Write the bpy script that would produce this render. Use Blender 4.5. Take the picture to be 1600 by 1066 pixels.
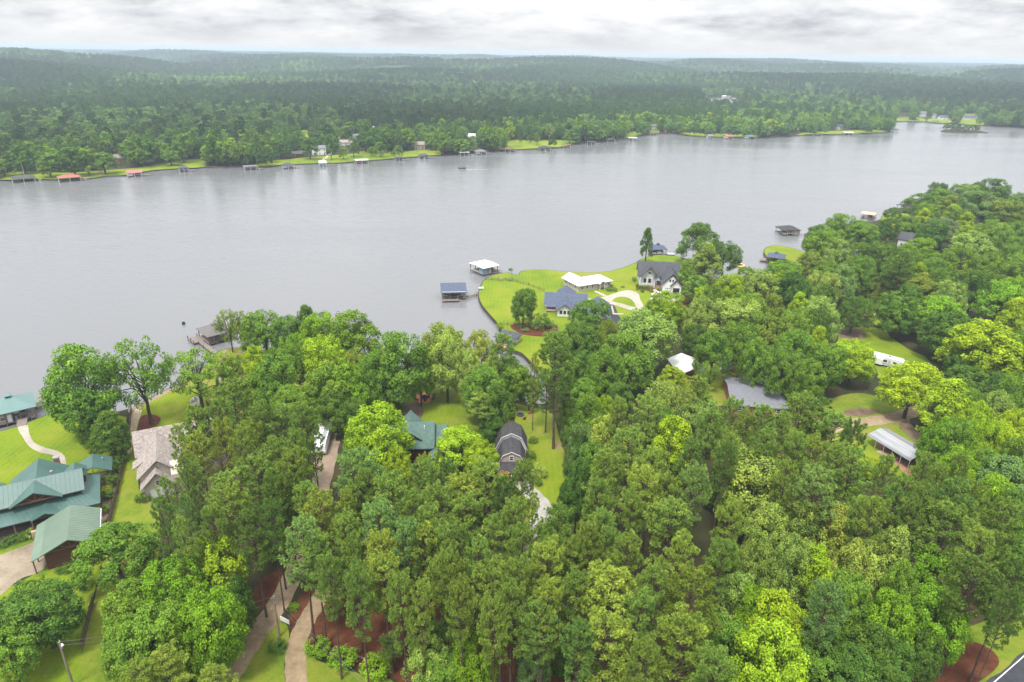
import bpy, bmesh, math, random
import numpy as np
from mathutils import Vector, Matrix
from mathutils.geometry import tessellate_polygon

for o in list(bpy.data.objects): bpy.data.objects.remove(o)
scene = bpy.context.scene
COL = scene.collection
rad = math.radians

# ------------------------------------------------------------------ camera, sky, sun, exposure
CAM_H = 90.0                      # the drone's height over the lake
FPX = 1067.0                      # focal length in pixels of the 1600 px wide photograph
PITCH = math.atan(451 / FPX)
ROLL = rad(0.9)
fw = Vector((0, math.cos(PITCH), -math.sin(PITCH)))
up = Vector((0, math.sin(PITCH), math.cos(PITCH)))
rt = Vector((1, 0, 0))
rt2 = rt * math.cos(ROLL) + up * math.sin(ROLL)
up2 = -rt * math.sin(ROLL) + up * math.cos(ROLL)
cam_data = bpy.data.cameras.new('camera')
cam = bpy.data.objects.new('camera', cam_data)
COL.objects.link(cam)
m = Matrix((rt2, up2, -fw)).transposed().to_4x4()
m.translation = (0, 0, CAM_H)
cam.matrix_world = m
cam_data.sensor_width = 36.0
cam_data.lens = 36.0 * FPX / 1600.0
cam_data.clip_end = 100000.0
cam_data.clip_start = 0.5
scene.camera = cam

SUN_EL, SUN_AZ = 66.0, 205.0      # degrees; azimuth clockwise from +Y: high behind thin cloud
world = bpy.data.worlds.new('World')
scene.world = world
world.use_nodes = True
nt = world.node_tree
nt.nodes.clear()
def wn(t, **k):
    n = nt.nodes.new(t)
    for a, b in k.items(): setattr(n, a, b)
    return n
def wmath(op, a, b=None, clamp=False):
    n = wn('ShaderNodeMath', operation=op, use_clamp=clamp)
    for i, v in enumerate((a, b)):
        if v is None: continue
        if isinstance(v, (int, float)): n.inputs[i].default_value = v
        else: nt.links.new(v, n.inputs[i])
    return n.outputs[0]
wout = wn('ShaderNodeOutputWorld')
tc = wn('ShaderNodeTexCoord')
sep = wn('ShaderNodeSeparateXYZ')
nt.links.new(tc.outputs['Generated'], sep.inputs[0])
elev = wmath('MAXIMUM', sep.outputs[2], 0.0)
den = wmath('ADD', elev, 0.26)
comb = wn('ShaderNodeCombineXYZ')
nt.links.new(wmath('DIVIDE', sep.outputs[0], den), comb.inputs[0])
nt.links.new(wmath('DIVIDE', sep.outputs[1], den), comb.inputs[1])
def wnoise(scale, detail, rough, dist, off):
    mp = wn('ShaderNodeMapping'); mp.inputs['Location'].default_value = off
    nt.links.new(comb.outputs[0], mp.inputs[0])
    n = wn('ShaderNodeTexNoise'); n.inputs['Scale'].default_value = scale
    n.inputs['Detail'].default_value = detail; n.inputs['Roughness'].default_value = rough
    n.inputs['Distortion'].default_value = dist
    nt.links.new(mp.outputs[0], n.inputs['Vector'])
    return n.outputs[0]
cl = wmath('ADD', wmath('MULTIPLY', wnoise(1.7, 9, 0.58, 0.25, (3.1, 7.7, 0)), 0.72), wmath('MULTIPLY', wnoise(6.0, 7, 0.6, 0.2, (9, 2, 0)), 0.28))
ramp = wn('ShaderNodeValToRGB')
nt.links.new(cl, ramp.inputs[0])
e = ramp.color_ramp.elements
e[0].position = 0.38; e[0].color = (0.170, 0.177, 0.188, 1)
e[1].position = 0.60; e[1].color = (0.312, 0.313, 0.315, 1)
x = e.new(0.49); x.color = (0.250, 0.255, 0.263, 1)
# an overcast dome grows brighter towards the zenith (CIE overcast law, close to 1 + 2 sin e)
grad = wmath('ADD', 1.0, wmath('MULTIPLY', elev, 2.6))
hzmix = wn('ShaderNodeMix', data_type='RGBA'); hzmix.inputs[7].default_value = (0.300, 0.302, 0.304, 1)
mr = wn('ShaderNodeMapRange'); mr.inputs[1].default_value = 0.0; mr.inputs[2].default_value = 0.035; mr.inputs[3].default_value = 0.85; mr.inputs[4].default_value = 0.0
nt.links.new(elev, mr.inputs[0]); nt.links.new(mr.outputs[0], hzmix.inputs[0]); nt.links.new(ramp.outputs[0], hzmix.inputs[6])
vm = wn('ShaderNodeVectorMath', operation='SCALE')
nt.links.new(hzmix.outputs[2], vm.inputs[0]); nt.links.new(grad, vm.inputs['Scale'])
bgc = wn('ShaderNodeBackground'); nt.links.new(vm.outputs[0], bgc.inputs[0]); bgc.inputs[1].default_value = 1.0
sky = wn('ShaderNodeTexSky', sky_type='NISHITA'); sky.sun_disc = False
sky.sun_elevation = rad(SUN_EL); sky.sun_rotation = rad(SUN_AZ); sky.dust_density = 4.0
bgs = wn('ShaderNodeBackground'); nt.links.new(sky.outputs[0], bgs.inputs[0]); bgs.inputs[1].default_value = 0.1
mx = wn('ShaderNodeMixShader'); mx.inputs[0].default_value = 0.03
nt.links.new(bgc.outputs[0], mx.inputs[1]); nt.links.new(bgs.outputs[0], mx.inputs[2])
nt.links.new(mx.outputs[0], wout.inputs[0])

sun_data = bpy.data.lights.new('sun', 'SUN')
sun_data.energy = 1.5; sun_data.angle = rad(11); sun_data.color = (1.0, 0.96, 0.9)
sun = bpy.data.objects.new('sun', sun_data); COL.objects.link(sun)
sd = Vector((math.sin(rad(SUN_AZ)) * math.cos(rad(SUN_EL)), math.cos(rad(SUN_AZ)) * math.cos(rad(SUN_EL)), math.sin(rad(SUN_EL))))
sun.rotation_euler = (-sd).to_track_quat('-Z', 'Y').to_euler()
sun.location = (0, -50, 140)

vs = scene.view_settings
vs.view_transform = 'Standard'; vs.look = 'None'; vs.exposure = 1.65; vs.gamma = 1.0
vs.use_curve_mapping = False
cy = scene.cycles
cy.max_bounces = 5; cy.diffuse_bounces = 1; cy.glossy_bounces = 2; cy.transmission_bounces = 3
cy.volume_bounces = 0; cy.transparent_max_bounces = 4
cy.caustics_reflective = False; cy.caustics_refractive = False
cy.use_denoising = True

# ------------------------------------------------------------------ places: survey points of the photograph laid on the ground
def ray(px, py):
    u = (px - 800) / FPX; v = (533 - py) / FPX
    return fw + rt2 * u + up2 * v
def G(px, py, z=1.2):
    d = ray(px, py); t = (z - CAM_H) / d.z
    return Vector((d.x * t, d.y * t, z))
def mpp(p):                       # metres per photograph pixel at a point
    return (Vector(p) - Vector((0, 0, CAM_H))).dot(fw) / FPX
GZ = 1.2                          # level of the near ground over the lake
FZ = 0.9                          # level of the far shore

# ------------------------------------------------------------------ materials
MATS = {}
def mat(name, col, rough=0.8, spec=0.3, noise=0.0, nscale=1.0, col2=None, bump=0.0, bscale=None, metal=0.0, coord='Object', contrast=(0.35, 0.65), stretch=(1, 1, 1), detail=6):
    if name in MATS: return MATS[name]
    mt = bpy.data.materials.new(name); mt.use_nodes = True
    t = mt.node_tree; b = t.nodes['Principled BSDF']
    b.inputs['Roughness'].default_value = rough; b.inputs['Specular IOR Level'].default_value = spec
    b.inputs['Metallic'].default_value = metal
    c = tuple(col) + (1,)
    b.inputs['Base Color'].default_value = c
    if noise or col2 or bump:
        tcn = t.nodes.new('ShaderNodeTexCoord'); mp = t.nodes.new('ShaderNodeMapping')
        mp.inputs['Scale'].default_value = stretch
        t.links.new(tcn.outputs[coord], mp.inputs[0])
    if noise or col2:
        n = t.nodes.new('ShaderNodeTexNoise'); n.inputs['Scale'].default_value = nscale; n.inputs['Detail'].default_value = detail
        n.inputs['Roughness'].default_value = 0.65
        t.links.new(mp.outputs[0], n.inputs['Vector'])
        r = t.nodes.new('ShaderNodeValToRGB')
        r.color_ramp.elements[0].position, r.color_ramp.elements[1].position = contrast
        c2 = col2 if col2 else tuple(v * (1 - noise) for v in col)
        c1 = col if col2 else tuple(min(1, v * (1 + noise)) for v in col)
        r.color_ramp.elements[0].color = tuple(c2) + (1,); r.color_ramp.elements[1].color = tuple(c1) + (1,)
        t.links.new(n.outputs[0], r.inputs[0]); t.links.new(r.outputs[0], b.inputs['Base Color'])
    if bump:
        n2 = t.nodes.new('ShaderNodeTexNoise'); n2.inputs['Scale'].default_value = bscale or nscale * 4; n2.inputs['Detail'].default_value = 4
        t.links.new(mp.outputs[0], n2.inputs['Vector'])
        bp = t.nodes.new('ShaderNodeBump'); bp.inputs['Strength'].default_value = bump; bp.inputs['Distance'].default_value = 0.2
        t.links.new(n2.outputs[0], bp.inputs['Height']); t.links.new(bp.outputs[0], b.inputs['Normal'])
    MATS[name] = mt
    return mt

def ground_mat(name, stops, scale, fine, bump=0.4, big=0.02, finew=0.35, bands=0.0):
    """layered ground: large patches + medium mottling + fine grain, one colour ramp"""
    mt = bpy.data.materials.new(name); mt.use_nodes = True
    t = mt.node_tree; b = t.nodes['Principled BSDF']
    b.inputs['Roughness'].default_value = 0.95; b.inputs['Specular IOR Level'].default_value = 0.15
    tcn = t.nodes.new('ShaderNodeTexCoord')
    def nz(s, d, r=0.6):
        n = t.nodes.new('ShaderNodeTexNoise'); n.inputs['Scale'].default_value = s; n.inputs['Detail'].default_value = d; n.inputs['Roughness'].default_value = r
        t.links.new(tcn.outputs['Object'], n.inputs['Vector']); return n.outputs[0]
    def mm(op, a, bb):
        n = t.nodes.new('ShaderNodeMath'); n.operation = op
        for i, v in enumerate((a, bb)):
            if isinstance(v, (int, float)): n.inputs[i].default_value = v
            else: t.links.new(v, n.inputs[i])
        return n.outputs[0]
    a = mm('MULTIPLY', nz(big, 3), 0.36); c = mm('MULTIPLY', nz(scale, 6, 0.7), 0.64 - finew * 0.5); f = mm('MULTIPLY', nz(fine, 3, 0.8), finew * 0.5)
    s = mm('ADD', mm('ADD', a, c), f)
    if bands:
        wv = t.nodes.new('ShaderNodeTexWave'); wv.inputs['Scale'].default_value = 0.22; wv.inputs['Distortion'].default_value = 5.0; wv.inputs['Detail'].default_value = 2.0; wv.inputs['Detail Scale'].default_value = 0.25
        t.links.new(tcn.outputs['Object'], wv.inputs['Vector']); s = mm('ADD', s, mm('MULTIPLY', mm('SUBTRACT', wv.outputs['Fac'], 0.5), bands))
    r = t.nodes.new('ShaderNodeValToRGB')
    el = r.color_ramp.elements
    el[0].position, el[0].color = stops[0][0], tuple(stops[0][1]) + (1,)
    el[1].position, el[1].color = stops[-1][0], tuple(stops[-1][1]) + (1,)
    for p, cc in stops[1:-1]:
        q = el.new(p); q.color = tuple(cc) + (1,)
    t.links.new(s, r.inputs[0]); t.links.new(r.outputs[0], b.inputs['Base Color'])
    bp = t.nodes.new('ShaderNodeBump'); bp.inputs['Strength'].default_value = bump; bp.inputs['Distance'].default_value = 0.15
    t.links.new(nz(fine, 4), bp.inputs['Height']); t.links.new(bp.outputs[0], b.inputs['Normal'])
    MATS[name] = mt
    return mt

LAWN = ground_mat('lawn_grass', [(0.35, (0.054, 0.1008, 0.0072)), (0.43, (0.0945, 0.1512, 0.0072)), (0.49, (0.1278, 0.18, 0.0072)), (0.55, (0.1602, 0.1908, 0.0108)), (0.61, (0.1935, 0.1755, 0.0495))], 0.11, 1.6, finew=0.5, bands=0.025)
ROUGH = ground_mat('rough_grass', [(0.36, (0.0525, 0.09, 0.009)), (0.46, (0.105, 0.1537, 0.0112)), (0.54, (0.1613, 0.1837, 0.0188)), (0.6, (0.18, 0.135, 0.0638))], 0.22, 2.0)
STRAW = ground_mat('pine_straw', [(0.36, (0.034, 0.0122, 0.0061)), (0.46, (0.0714, 0.0231, 0.0102)), (0.54, (0.1054, 0.0408, 0.019)), (0.62, (0.051, 0.0578, 0.0122))], 0.25, 3.0)
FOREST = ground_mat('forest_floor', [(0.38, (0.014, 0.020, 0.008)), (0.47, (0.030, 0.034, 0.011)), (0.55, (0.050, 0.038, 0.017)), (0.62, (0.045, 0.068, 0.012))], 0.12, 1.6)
FARLAWN = ground_mat('far_lawn_grass', [(0.38, (0.0634, 0.1077, 0.0076)), (0.47, (0.114, 0.1647, 0.0076)), (0.54, (0.1584, 0.2028, 0.0095)), (0.62, (0.2028, 0.2028, 0.0317))], 0.06, 0.6)
HILLS = ground_mat('wooded_hills', [(0.36, (0.0338, 0.0656, 0.03)), (0.46, (0.0562, 0.1031, 0.0375)), (0.54, (0.0844, 0.1594, 0.045)), (0.62, (0.1406, 0.2438, 0.0656))], 0.010, 0.05, bump=1.0, big=0.0012)
GRAVEL = ground_mat('gravel', [(0.38, (0.146, 0.1046, 0.0601)), (0.5, (0.2482, 0.1839, 0.1106)), (0.6, (0.3212, 0.2474, 0.1538))], 0.5, 5.0)
WHITEGRAVEL = ground_mat('white_gravel', [(0.38, (0.1575, 0.1417, 0.1102)), (0.5, (0.273, 0.2573, 0.2258)), (0.6, (0.3465, 0.336, 0.315))], 0.5, 4.0)
SANDY = ground_mat('sandy_drive', [(0.38, (0.1566, 0.1087, 0.074)), (0.5, (0.2175, 0.161, 0.1174)), (0.6, (0.2523, 0.2001, 0.1566))], 0.4, 4.0)
CONCRETE = ground_mat('concrete', [(0.36, (0.2221, 0.1929, 0.1578)), (0.5, (0.3156, 0.2806, 0.2339)), (0.6, (0.3624, 0.3332, 0.2863))], 0.3, 4.0, bump=0.1)
OLDCONC = ground_mat('weathered_concrete', [(0.36, (0.1361, 0.1094, 0.0731)), (0.48, (0.2351, 0.1944, 0.1406)), (0.6, (0.3217, 0.2794, 0.2137))], 0.22, 2.5, bump=0.1)
ASPHALT = ground_mat('asphalt', [(0.36, (0.0263, 0.0285, 0.0338)), (0.5, (0.0413, 0.0435, 0.0495)), (0.6, (0.06, 0.06, 0.0638))], 0.6, 8.0, bump=0.2)
MULCH = ground_mat('red_mulch', [(0.36, (0.051, 0.012, 0.0072)), (0.5, (0.096, 0.027, 0.0156)), (0.6, (0.126, 0.045, 0.027))], 0.9, 5.0)
CLAY = ground_mat('red_clay', [(0.36, (0.19, 0.085, 0.045)), (0.5, (0.27, 0.135, 0.08)), (0.6, (0.30, 0.19, 0.12))], 0.5, 3.0)
DIRT = ground_mat('brown_dirt', [(0.36, (0.06, 0.038, 0.026)), (0.47, (0.125, 0.085, 0.058)), (0.54, (0.15, 0.115, 0.075)), (0.6, (0.11, 0.13, 0.025))], 0.3, 2.0)
ROCK = ground_mat('riprap_stone', [(0.38, (0.14, 0.10, 0.06)), (0.5, (0.36, 0.28, 0.17)), (0.6, (0.50, 0.42, 0.30))], 0.9, 2.5, bump=1.0, finew=0.7)

WHITE = mat('white_paint', (0.66, 0.66, 0.65), 0.5, noise=0.05, nscale=0.6)
CREAM = mat('cream_siding', (0.4464, 0.3960, 0.3312), 0.7, noise=0.08, nscale=0.8)
TAN = mat('tan_siding', (0.3240, 0.2592, 0.2016), 0.7, noise=0.08, nscale=0.8)
PINKWALL = mat('pinkish_siding', (0.3750, 0.2850, 0.2550), 0.7, noise=0.08, nscale=0.8)
GREYSIDE = mat('pale_grey_siding', (0.4960, 0.5040, 0.4960), 0.6, noise=0.06, nscale=0.8)
LOG = mat('log_wall', (0.1125, 0.0435, 0.0195), 0.75, col2=(0.0525, 0.0195, 0.0097), nscale=1.0, stretch=(0.5, 0.5, 9), bump=0.5, bscale=2.0)
WOOD = mat('weathered_wood', (0.1875, 0.1425, 0.1125), 0.85, col2=(0.0975, 0.0750, 0.0600), nscale=1.2, stretch=(1, 1, 1))
DECK = mat('deck_wood', (0.1998, 0.1598, 0.1340), 0.8, col2=(0.1332, 0.1102, 0.0974), nscale=1.4)
BROWNWOOD = mat('brown_timber', (0.13, 0.075, 0.045), 0.8, noise=0.25, nscale=2.0)
FENCEWOOD = mat('fence_wood', (0.15, 0.105, 0.08), 0.9, noise=0.3, nscale=2.0)
BARK = mat('bark', (0.095, 0.07, 0.055), 0.95, col2=(0.045, 0.034, 0.028), nscale=2.5, stretch=(1, 1, 0.25), bump=0.6)
PINEBARK = mat('pine_bark', (0.13, 0.082, 0.058), 0.95, col2=(0.055, 0.038, 0.03), nscale=2.2, stretch=(1, 1, 0.3), bump=0.6)
GREYBARK = mat('grey_dead_wood', (0.32, 0.27, 0.23), 0.95, col2=(0.20, 0.16, 0.14), nscale=2.5)
GREENMETAL = mat('green_metal_roof', (0.0561, 0.1155, 0.0990), 0.42, 0.5, col2=(0.0409, 0.0858, 0.0739), nscale=0.35, contrast=(0.3, 0.7))
PALEGREEN = mat('pale_green_metal_roof', (0.1333, 0.1860, 0.1364), 0.45, 0.5, col2=(0.1054, 0.1550, 0.1116), nscale=0.3)
TEAL = mat('teal_metal_roof', (0.0935, 0.1705, 0.1595), 0.42, 0.5, noise=0.08, nscale=0.3)
GREENSHINGLE = mat('green_shingle_roof', (0.0870, 0.1436, 0.1218), 0.85, col2=(0.0565, 0.1001, 0.0870), nscale=1.6)
def shingle(name, c, d): return mat(name, c, 0.9, 0.2, col2=d, nscale=1.8, bump=0.3, contrast=(0.38, 0.62))
GREYSH = shingle('grey_shingle_roof', (0.0850, 0.0884, 0.0986), (0.0510, 0.0530, 0.0612))
BLUESH = shingle('blue_grey_shingle_roof', (0.0863, 0.1050, 0.1500), (0.0562, 0.0675, 0.1013))
DARKSH = shingle('dark_shingle_roof', (0.064, 0.060, 0.062), (0.036, 0.034, 0.036))
BROWNSH = shingle('brown_shingle_roof', (0.3182, 0.2785, 0.2475), (0.1856, 0.1591, 0.1459))
PALEGREYSH = shingle('pale_grey_roof', (0.1650, 0.1700, 0.1850), (0.1350, 0.1400, 0.1550))
REDROOF = mat('red_metal_roof', (0.3000, 0.1050, 0.0938), 0.5, 0.4, noise=0.1, nscale=0.4)
TANROOF = mat('tan_roof', (0.4125, 0.3000, 0.2250), 0.7, noise=0.08, nscale=0.4)
WHITEMETAL = mat('white_metal_roof', (0.50, 0.495, 0.48), 0.45, 0.5, noise=0.05, nscale=0.25)
GALV = mat('galvanised_metal', (0.33, 0.335, 0.34), 0.4, 0.5, col2=(0.20, 0.205, 0.215), nscale=0.6, stretch=(0.15, 2.0, 1), metal=0.15)
GLASS = mat('dark_glass', (0.02, 0.024, 0.03), 0.08, 0.6)
DARK = mat('ash_and_shade_black', (0.018, 0.018, 0.02), 0.9)  # near-black for ash, cupola sides and the garage bay's painted shade
BLACKPL = mat('black_plastic', (0.02, 0.02, 0.022), 0.5)
BLUEDOOR = mat('blue_door', (0.02, 0.13, 0.38), 0.5)
SEAWALL = mat('seawall_timber', (0.060, 0.050, 0.045), 0.9, noise=0.4, nscale=0.7)
YELLOWPL = mat('yellow_vinyl', (0.70, 0.52, 0.12), 0.5)
RED = mat('red_paint', (0.55, 0.045, 0.03), 0.45)
ORANGE = mat('orange_paver', (0.48, 0.20, 0.09), 0.85, noise=0.25, nscale=2.0)
BRICK = mat('brick', (0.28, 0.10, 0.065), 0.85, noise=0.25, nscale=2.5)
BLUEBOAT = mat('blue_hull', (0.05, 0.11, 0.26), 0.35, 0.5)
PINKF = mat('pink_blossom', (0.50, 0.17, 0.18), 0.9)
POLEWOOD = mat('pole_wood', (0.20, 0.165, 0.135), 0.9, noise=0.25, nscale=2.0, stretch=(1, 1, 0.2))
STEEL = mat('grey_steel', (0.38, 0.40, 0.42), 0.4, 0.5, metal=0.3)
WIRE = mat('wire_aluminium', (0.16, 0.16, 0.16), 0.5, metal=0.2)
FOAM = mat('wake_foam', (0.75, 0.77, 0.78), 0.8)
SIGNWHITE = mat('sign_white', (0.75, 0.76, 0.74), 0.5)

def leaf_material(name, trans=0.18):
    mt = bpy.data.materials.new(name); mt.use_nodes = True
    t = mt.node_tree; t.nodes.clear()
    out = t.nodes.new('ShaderNodeOutputMaterial')
    ti = t.nodes.new('ShaderNodeAttribute'); ti.attribute_type = 'INSTANCER'; ti.attribute_name = 'tint'
    v = t.nodes.new('ShaderNodeAttribute'); v.attribute_type = 'GEOMETRY'; v.attribute_name = 'v'
    r = t.nodes.new('ShaderNodeValToRGB'); el = r.color_ramp.elements
    el[0].position = 0.0; el[0].color = (0.42, 0.50, 0.52, 1)
    el[1].position = 1.0; el[1].color = (1.70, 1.55, 1.05, 1)
    q = el.new(0.5); q.color = (0.95, 0.98, 0.9, 1)
    t.links.new(v.outputs['Fac'], r.inputs[0])
    mu = t.nodes.new('ShaderNodeVectorMath'); mu.operation = 'MULTIPLY'
    t.links.new(ti.outputs['Color'], mu.inputs[0]); t.links.new(r.outputs[0], mu.inputs[1])
    d = t.nodes.new('ShaderNodeBsdfDiffuse'); t.links.new(mu.outputs[0], d.inputs[0])
    tr = t.nodes.new('ShaderNodeBsdfTranslucent')
    m2 = t.nodes.new('ShaderNodeVectorMath'); m2.operation = 'MULTIPLY'; m2.inputs[1].default_value = (1.25, 1.25, 0.6)
    t.links.new(mu.outputs[0], m2.inputs[0]); t.links.new(m2.outputs[0], tr.inputs[0])
    mi = t.nodes.new('ShaderNodeMixShader'); mi.inputs[0].default_value = trans
    t.links.new(d.outputs[0], mi.inputs[1]); t.links.new(tr.outputs[0], mi.inputs[2])
    t.links.new(mi.outputs[0], out.inputs[0])
    return mt
LEAF = leaf_material('leaf'); NEEDLE = leaf_material('pine_needles', 0.14)

def water_material():
    mt = bpy.data.materials.new('lake_water'); mt.use_nodes = True
    t = mt.node_tree; b = t.nodes['Principled BSDF']
    b.inputs['Base Color'].default_value = (0.135, 0.137, 0.141, 1)
    b.inputs['Roughness'].default_value = 0.12; b.inputs['IOR'].default_value = 1.33
    tcn = t.nodes.new('ShaderNodeTexCoord')
    def nz(scale, rot, sc, det, dist):
        mp = t.nodes.new('ShaderNodeMapping'); mp.inputs['Scale'].default_value = sc; mp.inputs['Rotation'].default_value = (0, 0, rad(rot))
        t.links.new(tcn.outputs['Object'], mp.inputs[0])
        n = t.nodes.new('ShaderNodeTexNoise'); n.inputs['Scale'].default_value = scale; n.inputs['Detail'].default_value = det; n.inputs['Distortion'].default_value = dist
        t.links.new(mp.outputs[0], n.inputs['Vector']); return n.outputs[0]
    def bump(h, s, d, prev=None):
        bp = t.nodes.new('ShaderNodeBump'); bp.inputs['Strength'].default_value = s; bp.inputs['Distance'].default_value = d
        t.links.new(h, bp.inputs['Height'])
        if prev: t.links.new(prev, bp.inputs['Normal'])
        return bp.outputs[0]
    a = bump(nz(0.45, 12, (0.35, 1.5, 1), 3, 0.5), 0.7, 0.22)
    c = bump(nz(0.05, -8, (0.5, 1.2, 1), 3, 0.3), 0.35, 0.45, a)
    t.links.new(c, b.inputs['Normal'])
    # wind streaks: faint change of roughness over the open lake
    r = t.nodes.new('ShaderNodeMapRange'); r.inputs[1].default_value = 0.35; r.inputs[2].default_value = 0.65; r.inputs[3].default_value = 0.08; r.inputs[4].default_value = 0.24
    t.links.new(nz(0.012, 20, (0.4, 1.6, 1), 4, 0.6), r.inputs[0]); t.links.new(r.outputs[0], b.inputs['Roughness'])
    return mt
WATER = water_material()

# ------------------------------------------------------------------ helpers
def link(o, parent=None):
    COL.objects.link(o)
    if parent is not None: o.parent = parent
    return o
def tag(o, label=None, cat=None, group=None, kind=None):
    if label: o['label'] = label
    if cat: o['category'] = cat
    if group: o['group'] = group
    if kind: o['kind'] = kind
    return o
def thing(name, label, cat, loc, rz=0.0, group=None):
    o = bpy.data.objects.new(name, None); o.empty_display_size = 0.5
    COL.objects.link(o); o.location = loc; o.rotation_euler = (0, 0, rz)
    return tag(o, label, cat, group)
def copy_tree(o, parent=None):
    c = o.copy(); link(c, parent)
    for ch in list(o.children): copy_tree(ch, c)
    return c

class MB:
    def __init__(s): s.v = []; s.f = []
    def poly(s, pts):
        b = len(s.v); s.v += [tuple(p) for p in pts]; s.f.append(list(range(b, b + len(pts)))); return s
    def box(s, x0, x1, y0, y1, z0, z1):
        b = len(s.v)
        s.v += [(x0, y0, z0), (x1, y0, z0), (x1, y1, z0), (x0, y1, z0), (x0, y0, z1), (x1, y0, z1), (x1, y1, z1), (x0, y1, z1)]
        s.f += [[b + i for i in q] for q in ((0, 3, 2, 1), (4, 5, 6, 7), (0, 1, 5, 4), (1, 2, 6, 5), (2, 3, 7, 6), (3, 0, 4, 7))]
        return s
    def prism(s, prof, a0, a1, axis='x'):
        """profile (across, height) extruded along x or y"""
        n = len(prof); b = len(s.v)
        for a in (a0, a1):
            for p, z in prof: s.v.append((a, p, z) if axis == 'x' else (p, a, z))
        s.f.append([b + i for i in range(n)][::-1]); s.f.append([b + n + i for i in range(n)])
        for i in range(n):
            j = (i + 1) % n; s.f.append([b + i, b + j, b + n + j, b + n + i])
        return s
    def tube(s, pts, radii, n=7, cap=True):
        pts = [Vector(p) for p in pts]; b = len(s.v)
        for i, p in enumerate(pts):
            d = (pts[min(i + 1, len(pts) - 1)] - pts[max(i - 1, 0)]).normalized()
            a = d.orthogonal().normalized(); c = d.cross(a)
            r = radii[i] if hasattr(radii, '__len__') else radii
            for k in range(n):
                w = 2 * math.pi * k / n
                q = p + a * (r * math.cos(w)) + c * (r * math.sin(w)); s.v.append(tuple(q))
        for i in range(len(pts) - 1):
            for k in range(n):
                s.f.append([b + i * n + k, b + i * n + (k + 1) % n, b + (i + 1) * n + (k + 1) % n, b + (i + 1) * n + k])
        if cap:
            s.f.append([b + k for k in range(n)][::-1]); s.f.append([b + (len(pts) - 1) * n + k for k in range(n)])
        return s
    def hip(s, x0, x1, y0, y1, ze, zr, ins, t=0.18):
        """hip roof: eaves rectangle, ridge along the long side inset by ins at each end (pyramid when ins is half)"""
        ym, xm = (y0 + y1) / 2, (x0 + x1) / 2
        if x1 - x0 >= y1 - y0: r = [(x0 + ins, ym, zr), (x1 - ins, ym, zr)]
        else: r = [(xm, y0 + ins, zr), (xm, y1 - ins, zr)]
        b = len(s.v)
        s.v += [(x0, y0, ze), (x1, y0, ze), (x1, y1, ze), (x0, y1, ze)] + r + [(x0, y0, ze - t), (x1, y0, ze - t), (x1, y1, ze - t), (x0, y1, ze - t)]
        if x1 - x0 >= y1 - y0: fs = ((0, 1, 5, 4), (1, 2, 5), (2, 3, 4, 5), (3, 0, 4))
        else: fs = ((0, 1, 4), (1, 2, 5, 4), (2, 3, 5), (3, 0, 4, 5))
        s.f += [[b + i for i in q] for q in fs + ((6, 7, 1, 0), (7, 8, 2, 1), (8, 9, 3, 2), (9, 6, 0, 3), (6, 9, 8, 7))]
        return s
    def build(s, name, mt, parent=None, smooth=False):
        me = bpy.data.meshes.new(name); me.from_pydata(s.v, [], s.f); me.update()
        if mt: me.materials.append(mt)
        if smooth:
            for p in me.polygons: p.use_smooth = True
        return link(bpy.data.objects.new(name, me), parent)

def vee(y0, y1, ze, zr, t=0.2, ym=None):
    """gable roof profile with thickness"""
    ym = (y0 + y1) / 2 if ym is None else ym
    return [(y0, ze), (ym, zr), (y1, ze), (y1, ze - t), (ym, zr - t), (y0, ze - t)]
def pent(y0, y1, z0, ze, zr): return [(y0, z0), (y1, z0), (y1, ze), ((y0 + y1) / 2, zr), (y0, ze)]

def window(parent, c, w, h, face, frame=None, d=0.09):
    """a window on a wall: c = centre on the wall plane, face = 'x-','x+','y-','y+' the way it looks"""
    cx, cy_, cz = c; s = -1 if face[1] == '-' else 1; fr = MB(); pn = MB(); b = 0.1
    def bx(mb, u0, u1, z0, z1, e0, e1):
        lo, hi = sorted((s * e0, s * e1))
        if face[0] == 'y': mb.box(cx + u0, cx + u1, cy_ + lo, cy_ + hi, cz + z0, cz + z1)
        else: mb.box(cx + lo, cx + hi, cy_ + u0, cy_ + u1, cz + z0, cz + z1)
    bx(fr, -w / 2, w / 2, h / 2 - b, h / 2, 0.0, d); bx(fr, -w / 2, w / 2, -h / 2, -h / 2 + b, 0.0, d)
    bx(fr, -w / 2, -w / 2 + b, -h / 2 + b, h / 2 - b, 0.0, d); bx(fr, w / 2 - b, w / 2, -h / 2 + b, h / 2 - b, 0.0, d)
    bx(fr, -w / 2 + b, w / 2 - b, -0.03, 0.03, 0.0, d * 0.8)
    o = fr.build('window', frame or WHITE, parent)
    bx(pn, -w / 2 + b, w / 2 - b, -h / 2 + b, h / 2 - b, 0.004, d * 0.45)
    pn.build('pane', GLASS, o)
    return o
def door(parent, c, w, h, face, mt, d=0.07):
    cx, cy_, cz = c; s = -1 if face[1] == '-' else 1; m_ = MB()
    lo, hi = sorted((0.0, s * d))
    if face[0] == 'y': m_.box(cx - w / 2, cx + w / 2, cy_ + lo, cy_ + hi, cz, cz + h)
    else: m_.box(cx + lo, cx + hi, cy_ - w / 2, cy_ + w / 2, cz, cz + h)
    o = m_.build('door', mt, parent)
    k = MB(); e0, e1 = sorted((s * d, s * (d + 0.06)))
    if face[0] == 'y': k.box(cx + w * 0.36, cx + w * 0.42, cy_ + e0, cy_ + e1, cz + h * 0.45, cz + h * 0.5)
    else: k.box(cx + e0, cx + e1, cy_ + w * 0.36, cy_ + w * 0.42, cz + h * 0.45, cz + h * 0.5)
    k.build('handle', BLACKPL, o)
    return o
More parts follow.
